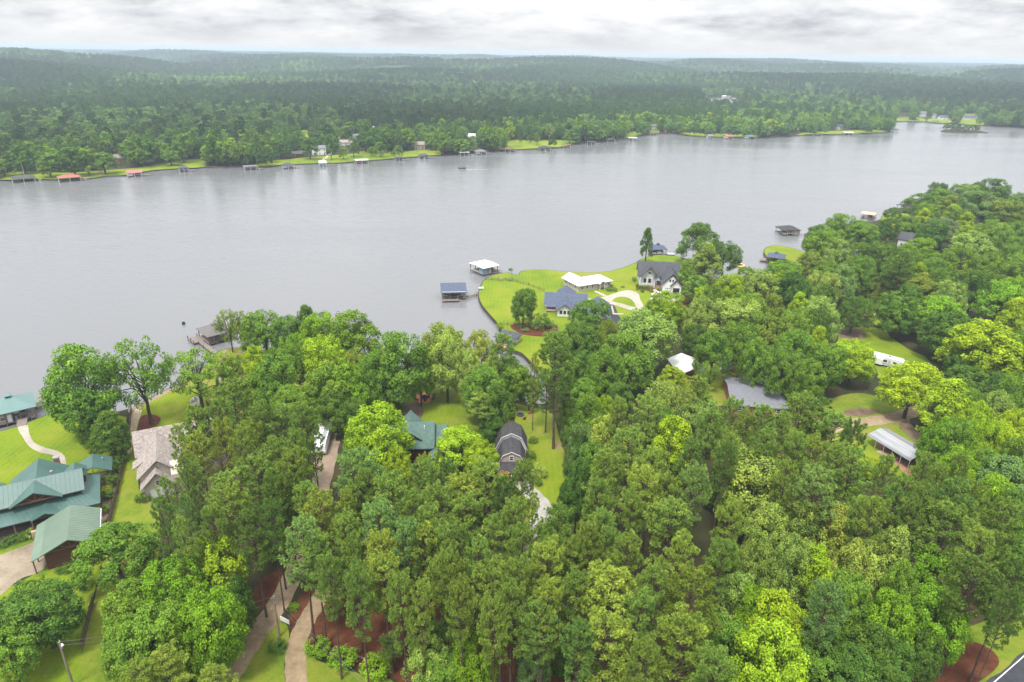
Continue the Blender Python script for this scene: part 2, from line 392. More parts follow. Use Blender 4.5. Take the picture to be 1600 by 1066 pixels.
def seams(parent, pts0, pts1, n, mt, r=0.035):
    """standing seams of a metal roof: n ribs between the lines pts0 (ridge) and pts1 (eave); one joined part"""
    mb = MB()
    for i in range(n + 1):
        k = i / n
        a = Vector(pts0[0]).lerp(Vector(pts0[1]), k); b_ = Vector(pts1[0]).lerp(Vector(pts1[1]), k)
        mb.tube([a, b_], r, 4)
    o = mb.build('seams', mt, parent); o['kind'] = 'stuff'; return o

def smooth_poly(pts, n=5, closed=True):
    """Catmull-Rom through the survey points"""
    P = [Vector((p[0], p[1], 0)) for p in pts]; out = []; N = len(P)
    rng_ = range(N) if closed else range(N - 1)
    for i in rng_:
        if closed: p0, p1, p2, p3 = P[(i - 1) % N], P[i], P[(i + 1) % N], P[(i + 2) % N]
        else: p0, p1, p2, p3 = P[max(i - 1, 0)], P[i], P[i + 1], P[min(i + 2, N - 1)]
        for k in range(n):
            t_ = k / n
            out.append(0.5 * ((2 * p1) + (p2 - p0) * t_ + (2 * p0 - 5 * p1 + 4 * p2 - p3) * t_ ** 2 + (3 * p1 - p0 - 3 * p2 + p3) * t_ ** 3))
    if not closed: out.append(P[-1])
    return out
def sheet(name, pts, z, mt, smooth=5, hole=None, kind='structure', skirt=0.0, skirt_mat=None, label=None):
    """flat ground sheet from world points"""
    P = smooth_poly(pts, smooth) if smooth else [Vector((p[0], p[1], 0)) for p in pts]
    loops = [P] + ([smooth_poly(hole, smooth) if smooth else [Vector((p[0], p[1], 0)) for p in hole]] if hole else [])
    tris = tessellate_polygon(loops)
    V = [tuple((p.x, p.y, z)) for lp in loops for p in lp]
    me = bpy.data.meshes.new(name); F = []
    for t_ in tris:
        a, b, c = (Vector(V[i]) for i in t_)
        F.append(list(t_) if (b - a).cross(c - a).z > 0 else list(t_)[::-1])
    mi = [0] * len(F)
    if skirt:
        n = len(P); base = len(V)
        V += [(p.x, p.y, z - skirt) for p in P]
        for i in range(n):
            j = (i + 1) % n; F.append([i, j, base + j, base + i]); mi.append(1)
    me.from_pydata(V, [], F); me.update()
    me.materials.append(mt)
    if skirt: me.materials.append(skirt_mat or SEAWALL); me.polygons.foreach_set('material_index', mi)
    o = link(bpy.data.objects.new(name, me)); o['kind'] = kind
    if label: o['label'] = label
    return o
def gp(pix, z=GZ): return [G(a, b, z) for a, b in pix]
def psheet(name, pix, dz, mt, **k): return sheet(name, gp(pix, k.pop('z', GZ)), k.pop('zz', GZ) + dz, mt, **k)
def strip(name, pix, widths, dz, mt, **k):
    """a drive or path: centre line in survey pixels, width in metres"""
    c = smooth_poly(gp(pix), 6, closed=False); n = len(c); L, R = [], []
    for i, p in enumerate(c):
        d = (c[min(i + 1, n - 1)] - c[max(i - 1, 0)]); d.z = 0; d.normalize(); nn = Vector((-d.y, d.x, 0))
        f = i / (n - 1) * (len(widths) - 1); a = int(min(f, len(widths) - 2)) if len(widths) > 1 else 0
        w = widths[a] + (widths[min(a + 1, len(widths) - 1)] - widths[a]) * (f - a)
        w *= 1 + 0.06 * math.sin(i * 1.7)
        L.append(p + nn * w / 2); R.append(p - nn * w / 2)
    return sheet(name, L + R[::-1], GZ + dz, mt, smooth=0, **k)
# ------------------------------------------------------------------ water and land
w = MB(); w.poly([(-9000, -900, 0), (9000, -900, 0), (9000, 6000, 0), (-9000, 6000, 0)])
tag(w.build('water', WATER), kind='structure')

NEAR_SHORE = [(-420, 745), (-140, 712), (0, 677), (30, 668), (62, 656), (80, 650), (130, 642), (168, 648), (204, 641), (225, 629), (270, 607), (286, 600),
    (310, 585), (330, 566), (344, 550), (378, 546), (405, 551), (432, 543), (458, 538), (482, 546), (540, 566), (600, 584), (650, 596), (700, 604), (760, 614), (806, 627),
    (832, 632), (850, 634), (858, 622), (852, 602), (840, 582), (826, 566), (815, 555), (800, 549), (789, 541), (786, 528), (779, 511), (763, 492), (752, 478), (747, 463),
    (750, 450), (758, 438), (775, 431), (796, 428), (800, 430.5), (810, 431), (812, 427.5), (820, 424.5), (849, 423.5), (896, 427), (943, 427), (970, 421), (991, 413),
    (1003, 406), (1024, 400.5), (1045, 401), (1062, 403), (1082, 412), (1098, 430), (1125, 440), (1165, 442), (1192, 433), (1203, 418), (1197, 404), (1193, 395), (1198, 388), (1214, 385), (1240, 390),
    (1262, 395), (1272, 378), (1288, 361), (1320, 352), (1356, 348), (1374, 345), (1379, 338), (1400, 335), (1416, 333), (1440, 322), (1500, 314), (1600, 311), (1800, 318), (2300, 330)]
near_pts = gp(NEAR_SHORE, 0.6)
outer = [Vector((900, 250, 0)), Vector((900, -400, 0)), Vector((-900, -400, 0)), Vector((-900, 90, 0))]
shore = smooth_poly(near_pts, 4, closed=False)
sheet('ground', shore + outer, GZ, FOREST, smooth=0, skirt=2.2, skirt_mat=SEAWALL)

FAR_SHORE = [(-600, 300), (-250, 292), (0, 281), (56, 280), (90, 281), (144, 279), (162, 276), (198, 274), (236, 267), (281, 264), (320, 262), (385, 260.5), (408, 261.5), (445, 258), (506, 255.5),
    (530, 255), (597, 250), (675, 243.7), (719, 241), (780, 235.5), (824, 233.5), (874, 231), (901, 225), (962, 220), (1002, 212.6), (1036, 209), (1060, 210), (1094, 214), (1181, 216), (1235, 213),
    (1276, 211), (1330, 210), (1384, 207.5), (1392, 204.5), (1386, 201), (1360, 198.5), (1345, 195), (1365, 191.5), (1392, 190), (1431, 190.5), (1482, 192.5), (1532, 196.5), (1600, 201), (1760, 212), (2100, 235)]
far_pts = [G(a, b, 0.5) for a, b in FAR_SHORE]
far_shore = smooth_poly(far_pts, 4, closed=False)
def inland(p, k): d = Vector((p.x, p.y, 0)); return d * k
far_poly = far_shore + [Vector((2600, 2600, 0)), Vector((-2600, 2600, 0))]
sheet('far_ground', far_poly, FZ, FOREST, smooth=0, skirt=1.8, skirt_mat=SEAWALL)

# rolling country behind the lake
rs = np.random.RandomState(5)
WV = [(rs.uniform(0, 2 * math.pi), 2 * math.pi / L, rs.uniform(0, 6.28), a) for L, a in
      [(5200, 0.6), (3700, 0.7), (2600, 0.8), (1900, 0.8), (1350, 0.9), (950, 0.75), (640, 0.42), (470, 0.2)] for _ in (0, 1)]
def sstep(a, b, x): t_ = np.clip((x - a) / (b - a), 0, 1); return t_ * t_ * (3 - 2 * t_)
ARM = G(1124, 157, 0.9); ARM2 = G(1440, 190, .9)
def hills(x, y):
    x = np.asarray(x, float); y = np.asarray(y, float)
    D = np.hypot(x, y); s = np.zeros_like(x)
    for th, k, ph, a in WV: s = s + a * np.sin(k * (x * math.cos(th) + y * math.sin(th)) + ph)
    s = s / 3.0
    az = np.arctan2(x, y)
    start = 560 + 420 * sstep(-0.55, 0.6, az)
    up_ = sstep(start, start + 2200, D)
    z = -2.5 + up_ * (13 + 15 * sstep(2000, 5000, D) + s * (13 + 42 * sstep(1100, 3000, D)) * (1 - 0.82 * sstep(3500, 7500, D)) + 10 * sstep(9000, 16000, D))
    for c, r in ((ARM, 260), (ARM2, 200)):
        z = z - np.maximum(z + 2.5, 0) * np.exp(-((x - c.x) ** 2 + (y - c.y) ** 2) / (2 * r * r)) * 0.98
    return np.where(z > 0, 62 * np.tanh(z / 62), np.maximum(z, -2.5))
NA, NR = 200, 150
az = np.linspace(rad(-62), rad(62), NA); rr = np.geomspace(520, 30000, NR)
A_, R_ = np.meshgrid(az, rr, indexing='ij')
X_, Y_ = R_ * np.sin(A_), R_ * np.cos(A_)
Z_ = hills(X_, Y_)
Vt = np.stack([X_, Y_, Z_], -1).reshape(-1, 3)
i0 = (np.arange(NA - 1)[:, None] * NR + np.arange(NR - 1)[None]).ravel()
Ft = np.stack([i0, i0 + 1, i0 + NR + 1, i0 + NR], -1)
def np_mesh(name, V, F, mats, face_attr=None, smooth=False):
    me = bpy.data.meshes.new(name); k = F.shape[1]
    me.vertices.add(len(V)); me.vertices.foreach_set('co', np.ascontiguousarray(V, np.float32).ravel())
    me.loops.add(F.size); me.loops.foreach_set('vertex_index', np.ascontiguousarray(F, np.int32).ravel())
    me.polygons.add(len(F)); me.polygons.foreach_set('loop_start', np.arange(0, F.size, k, dtype=np.int32))
    for mt in mats: me.materials.append(mt)
    if face_attr is not None:
        a = me.attributes.new('v', 'FLOAT', 'FACE'); a.data.foreach_set('value', np.ascontiguousarray(face_attr, np.float32))
    me.update(calc_edges=True)
    if smooth: me.polygons.foreach_set('use_smooth', [True] * len(F))
    return me
terr = link(bpy.data.objects.new('hills', np_mesh('hills', Vt, Ft[:, ::-1], [HILLS], smooth=True))); terr['kind'] = 'structure'

# ------------------------------------------------------------------ ground cover of the near shore
def along(px0, px1, inset=0.3):
    """the shoreline between two survey points, drawn in a little"""
    i0 = min(range(len(NEAR_SHORE)), key=lambda i: abs(NEAR_SHORE[i][0] - px0[0]) + abs(NEAR_SHORE[i][1] - px0[1])); i1 = min(range(len(NEAR_SHORE)), key=lambda i: abs(NEAR_SHORE[i][0] - px1[0]) + abs(NEAR_SHORE[i][1] - px1[1]))
    out = []
    for k in range(4 * i0, 4 * i1 + 1):
        d = shore[min(k + 1, len(shore) - 1)] - shore[k - 1]; d.z = 0; d.normalize(); out.append(shore[k] + Vector((d.y, -d.x, 0)) * inset)
    return out
def shore_lawn(name, segs, rest, dz, mt):
    P = []
    for a, b in segs: P += along(a, b)
    return sheet(name, P + gp(rest), GZ + dz, mt, smooth=0)
def S(name, pix, dz, mt, **k): return psheet(name, pix, dz, mt, **k)
shore_lawn('lawn', [((-140, 712), (168, 648))], [(198, 652), (192, 690), (178, 750), (160, 800), (120, 850), (0, 870), (-160, 900), (-260, 800)], 0.02, LAWN)
S('lawn', [(210, 644), (228, 632), (270, 610.5), (286, 604), (306, 600), (322, 628), (312, 655), (280, 668), (268, 690), (240, 700), (222, 720), (216, 750), (216, 775), (186, 770), (196, 715), (206, 670)], 0.02, LAWN)
shore_lawn('rough_lawn', [((286, 600), (760, 614))], [(770, 640), (640, 645), (540, 668), (420, 650), (335, 640), (312, 615)], 0.0195, ROUGH)
S('rough_lawn', [(187, 768), (220, 766), (245, 790), (250, 850), (240, 905), (230, 960), (230, 1100), (110, 1100), (128, 1020), (146, 945), (160, 880), (166, 830)], 0.021, ROUGH)
S('lawn', [(-160, 1000), (0, 925), (40, 905), (75, 885), (120, 872), (160, 848), (158, 880), (144, 940), (127, 1020), (108, 1100), (-100, 1140)], 0.022, LAWN)
S('lawn', [(0, 870), (40, 852), (62, 846), (52, 840), (0, 850)], 0.023, ROUGH)
S('driveway', [(-120, 915), (0, 868), (42, 852), (60, 842), (72, 842), (80, 868), (64, 893), (32, 905), (0, 931), (-80, 990)], 0.04, OLDCONC)
S('rough_lawn', [(560, 606), (620, 596), (690, 607), (760, 618), (806, 630), (834, 637), (862, 646), (876, 690), (892, 730), (912, 770), (915, 810), (885, 838), (830, 838), (815, 790), (772, 745), (755, 700), (690, 712), (600, 700), (548, 650)], 0.02, ROUGH)
S('lawn', [(828, 690), (858, 690), (872, 705), (884, 735), (903, 765), (904, 798), (882, 812), (852, 800), (838, 770), (830, 735)], 0.028, LAWN)
S('lawn', [(775, 655), (812, 640), (828, 645), (822, 660), (800, 672), (775, 690), (764, 680)], 0.028, LAWN)
S('lawn', [(596, 618), (620, 608), (648, 612), (648, 624), (640, 636), (604, 634)], 0.028, LAWN)
S('lawn', [(652, 640), (700, 630), (724, 634), (716, 652), (690, 662), (655, 660)], 0.028, LAWN)
S('bare_earth', [(625, 640), (650, 628), (662, 640), (655, 660), (640, 668), (628, 662)], 0.036, DIRT)
shore_lawn('peninsula_lawn', [((815, 555), (1062, 403))], [(1076, 414), (1080, 440), (1076, 470), (1050, 484), (1000, 492), (950, 506), (890, 520), (862, 545), (862, 580), (858, 598), (851, 594), (842, 578), (828, 563)], 0.02, LAWN)
S('mulch_bed', [(797, 510), (812, 505), (840, 506), (870, 508), (866, 524), (842, 526), (815, 522)], 0.04, MULCH)
S('mulch_bed', [(1064, 432), (1073, 428), (1078, 446), (1076, 470), (1066, 486), (1058, 478), (1065, 460)], 0.041, MULCH)
S('mulch_bed', [(994, 444), (1001, 441), (1010, 449.5), (1026, 450.5), (1032, 454), (1030, 458), (1004, 453), (994, 449)], 0.04, MULCH)
Z7 = lambda P: [(830 + a / 6.154, 370 + b / 6.154) for a, b in P]
S('driveway', Z7([(520, 598), (600, 594), (700, 578), (800, 545), (870, 524), (955, 516), (1030, 550), (1050, 610), (1078, 668), (1012, 718), (900, 690), (790, 655), (640, 640), (560, 640)]), 0.04, CONCRETE,
  smooth=4, hole=gp(Z7([(780, 612), (830, 582), (900, 580), (965, 606), (1003, 678), (880, 645), (800, 628)])))
S('driveway', Z7([(1170, 512), (1200, 505), (1250, 545), (1330, 548), (1440, 545), (1440, 620), (1300, 610), (1150, 600), (1160, 585), (1240, 570), (1185, 535)]), 0.041, CONCRETE)
S('path', Z7([(600, 525), (622, 520), (735, 568), (715, 582)]), 0.042, CONCRETE, smooth=0)
S('path', Z7([(780, 660), (800, 735), (890, 738), (880, 750), (785, 748), (765, 665)]), 0.043, CONCRETE, smooth=0)
S('driveway', [(950, 476), (960, 478), (968, 495), (985, 515), (970, 520), (950, 500)], 0.039, ASPHALT)
shore_lawn('lawn', [((1203, 418), (1262, 395))], [(1274, 408), (1270, 424), (1240, 434), (1214, 428)], 0.02, LAWN)
shore_lawn('lawn', [((1374, 345), (1416, 333))], [(1428, 345), (1416, 357), (1395, 357)], 0.02, LAWN)
S('rough_lawn', [(1085, 575), (1120, 566), (1150, 572), (1185, 585), (1180, 615), (1120, 635), (1060, 620), (1062, 595)], 0.02, ROUGH)
S('lawn', [(1312, 520), (1345, 511), (1378, 514), (1394, 528), (1420, 546), (1448, 560), (1456, 585), (1420, 612), (1408, 640), (1396, 650), (1382, 612), (1360, 565), (1318, 548)], 0.02, LAWN)
S('lawn', [(1352, 472), (1362, 462), (1392, 468), (1402, 490), (1388, 512), (1366, 506), (1352, 490)], 0.02, LAWN)
S('bare_earth', [(1308, 516), (1326, 512), (1350, 518), (1352, 528), (1330, 532), (1310, 526)], 0.03, DIRT)
S('rough_lawn', [(1270, 640), (1330, 615), (1378, 622), (1410, 640), (1420, 662), (1380, 676), (1330, 690), (1290, 690)], 0.0235, ROUGH)
S('bare_earth', [(1318, 643), (1340, 638), (1366, 640), (1376, 645), (1352, 649), (1326, 650)], 0.026, DIRT)
strip('gravel_road', [(1270, 680), (1300, 668), (1330, 661), (1362, 658), (1400, 652), (1440, 640), (1500, 632)], [4.5, 4.5], 0.034, GRAVEL)
strip('path', [(1352, 493), (1385, 490), (1410, 488)], [2.5, 2.5], 0.036, GRAVEL)
S('lawn', [(1326, 692), (1344, 678), (1378, 668), (1402, 668), (1424, 684), (1450, 712), (1470, 745), (1420, 748), (1370, 732), (1334, 716)], 0.023, LAWN)
S('red_clay_floor', [(1368, 692), (1384, 684), (1432, 722), (1424, 740), (1410, 736)], 0.034, CLAY)
S('bare_earth', [(1404, 664), (1420, 660), (1476, 722), (1480, 745), (1456, 730), (1430, 694)], 0.033, DIRT)
strip('driveway', [(512, 655), (510, 690), (506, 725), (500, 760), (487, 810), (474, 860), (460, 894), (434, 945), (394, 999), (358, 1052), (330, 1100)], [4.5, 4.5, 4.5, 3.6, 3.6, 3.8, 4.2, 4.6], 0.036, SANDY if False else GRAVEL)
strip('driveway', [(516, 690), (508, 725), (499, 765)], [4.6, 4.8, 4.0], 0.042, SANDY)
strip('driveway', [(508, 920), (494, 945), (478, 972), (466, 1000), (462, 1030), (463, 1066), (465, 1110)], [3.0, 3.0, 3.2, 3.2], 0.039, GRAVEL)
strip('driveway', [(800, 735), (825, 765), (845, 785), (851, 800), (840, 822), (825, 845), (800, 890)], [3.4, 3.6, 3.8, 3.2], 0.040, WHITEGRAVEL)
S('pine_straw_bed', [(480, 1010), (496, 960), (520, 930), (600, 920), (680, 935), (690, 990), (760, 985), (850, 985), (870, 1100), (640, 1100), (618, 1062), (560, 1046), (520, 1030)], 0.024, STRAW)
S('pine_straw_bed', [(360, 985), (410, 905), (450, 890), (446, 900), (412, 952), (372, 1000), (330, 1040), (320, 1030)], 0.024, STRAW)
S('pine_straw_bed', [(452, 968), (470, 930), (496, 905), (505, 920), (488, 948), (470, 980), (462, 990)], 0.025, STRAW)
S('rough_lawn', [(400, 1005), (428, 968), (446, 972), (452, 1000), (444, 1040), (440, 1100), (360, 1100), (380, 1040)], 0.026, ROUGH)
S('rough_lawn', [(300, 1066), (340, 1020), (366, 1010), (352, 1048), (320, 1100), (280, 1100)], 0.027, ROUGH)
S('rough_lawn', [(478, 1026), (500, 1034), (560, 1052), (610, 1062), (640, 1110), (480, 1110)], 0.03, ROUGH)
S('verge', [(1410, 1110), (1440, 1010), (1500, 985), (1560, 965), (1640, 950), (1640, 1030), (1560, 1110)], 0.024, ROUGH)
S('pine_straw_bed', [(1415, 1090), (1440, 1020), (1490, 1000), (1540, 1010), (1560, 1040), (1500, 1080)], 0.03, STRAW)
strip('road', [(1540, 1130), (1600, 1076), (1700, 995), (1860, 880)], [7.0, 7.0], 0.05, ASPHALT)
strip('road_edge_line', [(1516, 1100), (1572, 1050), (1660, 975), (1800, 868)], [0.14, 0.14], 0.056, WHITE)
S('beach', [(205, 645), (202, 639), (226, 626.5), (271, 604.5), (288, 598), (290, 602), (271, 610), (230, 631)], 0.03, SANDY)
S('rock_channel', [(207, 645), (222, 638), (216, 660), (209, 690), (204, 708), (196, 706), (200, 680)], 0.034, ROCK)
S('mulch_bed', [(222, 650), (240, 648), (251, 654), (246, 664), (228, 672), (214, 682), (216, 664)], 0.038, MULCH)
S('path', [(28, 668), (42, 662), (46, 678), (54, 692), (72, 700), (92, 706), (102, 716), (103, 738), (94, 738), (93, 722), (84, 712), (62, 707), (46, 698), (36, 684)], 0.04, CONCRETE, smooth=4)
S('mulch_bed', [(166, 740), (176, 745), (172, 790), (160, 830), (152, 838), (158, 800), (160, 770)], 0.03, DIRT)
S('firepit_patio', [(650, 618), (660, 613.5), (670, 615), (676, 622), (668, 630), (656, 630), (649, 625)], 0.045, ORANGE)
S('gravel_patch', [(296, 627), (304, 620), (312, 624), (311, 632), (302, 634)], 0.036, WHITEGRAVEL)
S('bare_earth', [(498, 660), (515, 640), (535, 650), (534, 668), (518, 672), (504, 690)], 0.03, DIRT)
S('beach', [(340, 566), (346, 551), (354, 549), (357, 580), (350, 610), (343, 600)], 0.03, SANDY)

# ------------------------------------------------------------------ far shore: lawns
FAR_LAWNS = [
 [(0, 281), (56, 280), (92, 280.5), (144, 278), (164, 275), (200, 273), (238, 266), (282, 263.2), (318, 261), (324, 252), (300, 250), (268, 254), (238, 258), (205, 263), (168, 266), (140, 268), (96, 270), (50, 268), (0, 272)],
 [(402, 260.6), (446, 257.2), (506, 254.6), (530, 254.2), (597, 249), (675, 242.8), (688, 242), (686, 236), (660, 234), (628, 238), (610, 236), (576, 234), (552, 240), (520, 243), (480, 246), (440, 250), (408, 252)],
 [(464, 232), (466, 208), (478, 203), (486, 210), (490, 226), (498, 232), (482, 238)],
 [(524, 214), (527, 203), (540, 200), (544, 206), (540, 214), (530, 218)],
 [(778, 234.5), (824, 232.5), (874, 230), (896, 224.5), (898, 219), (870, 219), (830, 220), (800, 218), (788, 222), (786, 230)],
 [(976, 216), (1000, 211.5), (1004, 206), (990, 205), (978, 208)],
 [(1016, 209), (1030, 207.5), (1028, 203), (1016, 204)],
 [(1062, 209), (1094, 213), (1180, 215), (1184, 211), (1150, 209), (1100, 209), (1070, 206)],
 [(1248, 211.5), (1276, 210), (1330, 209), (1384, 206.5), (1384, 203.5), (1340, 203.5), (1290, 205), (1254, 208)],
 [(1388, 189), (1431, 189.5), (1446, 190), (1440, 184), (1410, 183), (1390, 185)],
 [(1450, 190.5), (1490, 192.5), (1488, 186), (1456, 185)],
 [(1500, 193), (1534, 195.8), (1536, 190), (1524, 178), (1504, 178), (1498, 186)]]
for pl in FAR_LAWNS: S('far_lawn', pl, 0.05, FARLAWN, z=FZ, zz=FZ, smooth=3)
S('far_drive', [(492, 200), (502, 201), (500, 216), (504, 226), (498, 228), (494, 214)], 0.08, ASPHALT, z=FZ, zz=FZ, smooth=3)
S('far_path', [(506, 253), (503, 249), (510, 245), (510, 243), (513, 243.5), (512, 246.5), (506.5, 250), (509, 253)], 0.1, CONCRETE, z=FZ, zz=FZ, smooth=2)
S('far_patio', [(122, 277.5), (144, 277), (162, 269), (163, 270), (146, 275), (142, 278), (122, 279)], 0.1, SANDY, z=FZ, zz=FZ, smooth=2)
ARM_PIX = [(1100, 158), (1108, 154.5), (1124, 153), (1138, 154), (1148, 159), (1154, 165), (1146, 167), (1132, 163), (1116, 161)]
S('lake_arm', ARM_PIX, 0.0, WATER, z=FZ + .3, zz=FZ + .3, smooth=3)
isl = [(1470, 205), (1486, 207), (1510, 208), (1532, 207.5), (1545, 208), (1528, 203.5), (1500, 202), (1478, 202.5)]
psheet('island', isl, 0.0, FOREST, z=0.5, zz=0.5, smooth=3, skirt=1.2)

# ------------------------------------------------------------------ haze over the lake and the far country
hz = MB(); hz.box(-27500, 27500, -1000, 30500, -4.0, 97.0)
hb = hz.build('haze', None); hb['kind'] = 'stuff'
hm = bpy.data.materials.new('haze_air'); hm.use_nodes = True
ht = hm.node_tree; ht.nodes.clear()
ho = ht.nodes.new('ShaderNodeOutputMaterial'); hv = ht.nodes.new('ShaderNodeVolumePrincipled')
hv.inputs['Color'].default_value = (0.62, 0.74, 0.85, 1); hv.inputs['Density'].default_value = 0.00017; hv.inputs['Anisotropy'].default_value = 0.1
ht.links.new(hv.outputs[0], ho.inputs['Volume'])
hb.data.materials.append(hm); hb.display_type = 'WIRE'
# ------------------------------------------------------------------ tree builders
def leaves_from(C, N, size, rng, aspect=0.7):
    """leaf sprays: one folded rhomb at each point C, facing N"""
    n = len(C)
    r = rng.normal(size=(n, 3)); T = np.cross(N, r); T /= np.linalg.norm(T, axis=1, keepdims=True) + 1e-9
    B = np.cross(N, T)
    s = size * rng.uniform(0.65, 1.35, n)[:, None]
    fold = N * s * rng.uniform(-0.25, 0.1, n)[:, None]
    P = np.stack([C - T * s * 0.5 + fold, C - B * s * 0.5 * aspect, C + T * s * 0.5 + fold, C + B * s * 0.5 * aspect], 1).reshape(-1, 3)
    F = np.arange(n * 4).reshape(n, 4)
    return P, F
def norm(v): return v / (np.linalg.norm(v, axis=-1, keepdims=True) + 1e-9)

def broadleaf(seed, H=12.5, R=5.0, base=0.25, nclump=150, per=95, leaf=0.33, cl_r=(0.6, 1.15), shape='round', dens=1.0, limbs=10):
    rng = np.random.RandomState(seed)
    zb = H * base; zc = (H + zb) / 2; rz = (H - zb) / 2
    # lobed crown outline
    dirs = norm(rng.normal(size=(9, 3))); amp = rng.uniform(-0.18, 0.30, 9)
    D = norm(rng.normal(size=(nclump * 3, 3))); D = D[D[:, 2] > -0.75][:nclump]
    lob = 1 + (np.maximum(0, D @ dirs.T) ** 3) @ amp
    rf = np.where(rng.rand(len(D)) < 0.78, rng.uniform(0.78, 1.0, len(D)), rng.uniform(0.25, 0.75, len(D))) * lob
    P = D * rf[:, None]
    zz = P[:, 2]
    if shape == 'cone': taper = np.clip(1.05 - 0.62 * (zz + 1) / 2, 0.2, 1.2)
    elif shape == 'oval': taper = np.clip(1.0 - 0.25 * zz, 0.3, 1.2)
    elif shape == 'flat': taper = np.clip(1.0 + 0.12 * zz, 0.4, 1.2)
    else: taper = 1.0
    cx = P[:, 0] * R * taper; cyy = P[:, 1] * R * taper; cz = zc + zz * rz
    CC = np.stack([cx, cyy, cz], 1)
    cr = rng.uniform(*cl_r, len(CC))
    CC[:, 2] = np.minimum(CC[:, 2], H - cr * 0.5)
    out = norm(CC - np.array([0, 0, zc - rz * 0.3]))
    Ls, Ns, Vs = [], [], []
    for i in range(len(CC)):
        n = int(per * dens * (cr[i] / 0.9) ** 2)
        d = norm(rng.normal(size=(n, 3)) + np.array([0, 0, 0.35]) + out[i] * 0.35)
        rr_ = cr[i] * rng.uniform(0.55, 1.08, n)[:, None] * np.array([1.05, 1.05, 0.95])
        Ls.append(CC[i] + d * rr_)
        Ns.append(norm(d * 0.8 + out[i] * 0.25 + np.array([0, 0, 0.35]) + rng.normal(size=(n, 3)) * 0.45))
        Vs.append(np.clip(rng.normal(0.5 + rng.normal() * 0.10, 0.16, n), 0, 1))
    C = np.concatenate(Ls); N = np.concatenate(Ns); V = np.concatenate(Vs)
    PV, F = leaves_from(C, N, leaf, rng)
    crown = np_mesh('crown', PV, F, [LEAF], V)
    tb = MB(); r0 = 0.02 * H + 0.05
    bend = rng.uniform(-0.25, 0.25, (5, 2)); zs = np.linspace(-0.3, zc + rz * 0.35, 5)
    spine = [Vector((bend[i][0] * i * 0.35, bend[i][1] * i * 0.35, zs[i])) for i in range(5)]
    tb.tube(spine, [r0 * 1.25, r0, r0 * 0.8, r0 * 0.55, r0 * 0.2], 8)
    for i in rng.permutation(len(CC))[:limbs]:
        t_ = rng.uniform(0.3, 0.75); k = t_ * 4; a = int(k); s0 = spine[a].lerp(spine[min(a + 1, 4)], k - a)
        e_ = Vector(CC[i]); mid = s0.lerp(e_, 0.5) + Vector((0, 0, 0.5))
        tb.tube([s0, mid, e_], [r0 * 0.42, r0 * 0.28, 0.05], 5)
    me = tb.build('trunk', BARK); td = me.data; bpy.data.objects.remove(me)
    return crown, td, H, R

def pine(seed, H=24.0, R=4.2, base=0.45, nb=46, per=11, needles=30, nl=0.46, nw=0.10, tr=0.42, sparse=1.0):
    rng = np.random.RandomState(seed)
    tb = MB(); r0 = 0.26
    lean = rng.uniform(-0.5, 0.5, 2)
    sp = [Vector((lean[0] * t_ * t_ + 0.12 * math.sin(5 * t_ + seed), lean[1] * t_ * t_, -0.3 + (H - 0.3) * t_)) for t_ in np.linspace(0, 1, 8)]
    tb.tube(sp, [r0 * (1.2 if i == 0 else 1) * (1 - 0.9 * i / 7.2) + 0.02 for i in range(8)], 7)
    def axis(t_): k = min(t_, 0.999) * 7; a = int(k); return sp[a].lerp(sp[a + 1], k - a)
    tips, outs = [], []
    for b in range(nb):
        u = (b + rng.uniform(0, 1)) / nb; t_ = base + (1 - base) * u
        prof = (1 - u ** 2.8) ** 0.55 * (0.6 + 0.4 * min(1, u * 2.6)) + 0.12
        L = R * prof * rng.uniform(0.62, 1.12)
        a = b * 2.4 + rng.uniform(-0.5, 0.5); el = rad(rng.uniform(2, 18) + 38 * u)
        d = Vector((math.cos(a) * math.cos(el), math.sin(a) * math.cos(el), math.sin(el)))
        s0 = axis(t_); e_ = s0 + d * L + Vector((0, 0, 0.12 * L)); mid = s0.lerp(e_, 0.5) - Vector((0, 0, 0.06 * L))
        tb.tube([s0, mid, e_], [0.07 + 0.03 * (1 - u), 0.05, 0.02], 4, cap=False)
        n = max(3, int(per * sparse * (0.35 + L / R)))
        side = Vector((-d.y, d.x, 0))
        for k in range(n):
            f = rng.uniform(0.36, 1.0) ** 0.7
            w_ = rng.uniform(-1, 1) * 0.38 * L * (1.15 - f * 0.55)
            p = s0.lerp(e_, f) + side * w_ + Vector((0, 0, rng.uniform(-0.15, 0.5)))
            tips.append(p); outs.append((d + side * (0.8 * w_ / max(L, 0.3)) + Vector((0, 0, 0.75))).normalized())
    tips.append(axis(1.0)); outs.append(Vector((0, 0, 1)))
    T = np.array(tips); O = np.array(outs); nt_ = len(T)
    d = norm(rng.normal(size=(nt_, needles, 3)) * 0.62 + O[:, None, :] * 0.75)
    ln = nl * rng.uniform(0.7, 1.25, (nt_, 1, 1)) * rng.uniform(0.75, 1.15, (nt_, needles, 1)) * (tr / 0.42)
    c0 = T[:, None, :] + d * 0.06
    tip = c0 + d * ln
    wv = norm(np.cross(d, rng.normal(size=d.shape))) * nw * 0.5
    m0 = c0 + d * ln * 0.62
    A = np.stack([c0, m0 - wv, tip, m0 + wv], 2).reshape(-1, 3)
    F = np.arange(len(A)).reshape(-1, 4)
    tone = np.clip(rng.normal(0.5, 0.15, (nt_, 1)) + rng.normal(0, 0.15, (nt_, needles)), 0, 1).ravel()
    crown = np_mesh('crown', A, F, [NEEDLE], tone)
    me = tb.build('trunk', PINEBARK); td = me.data; bpy.data.objects.remove(me)
    return crown, td, H, R

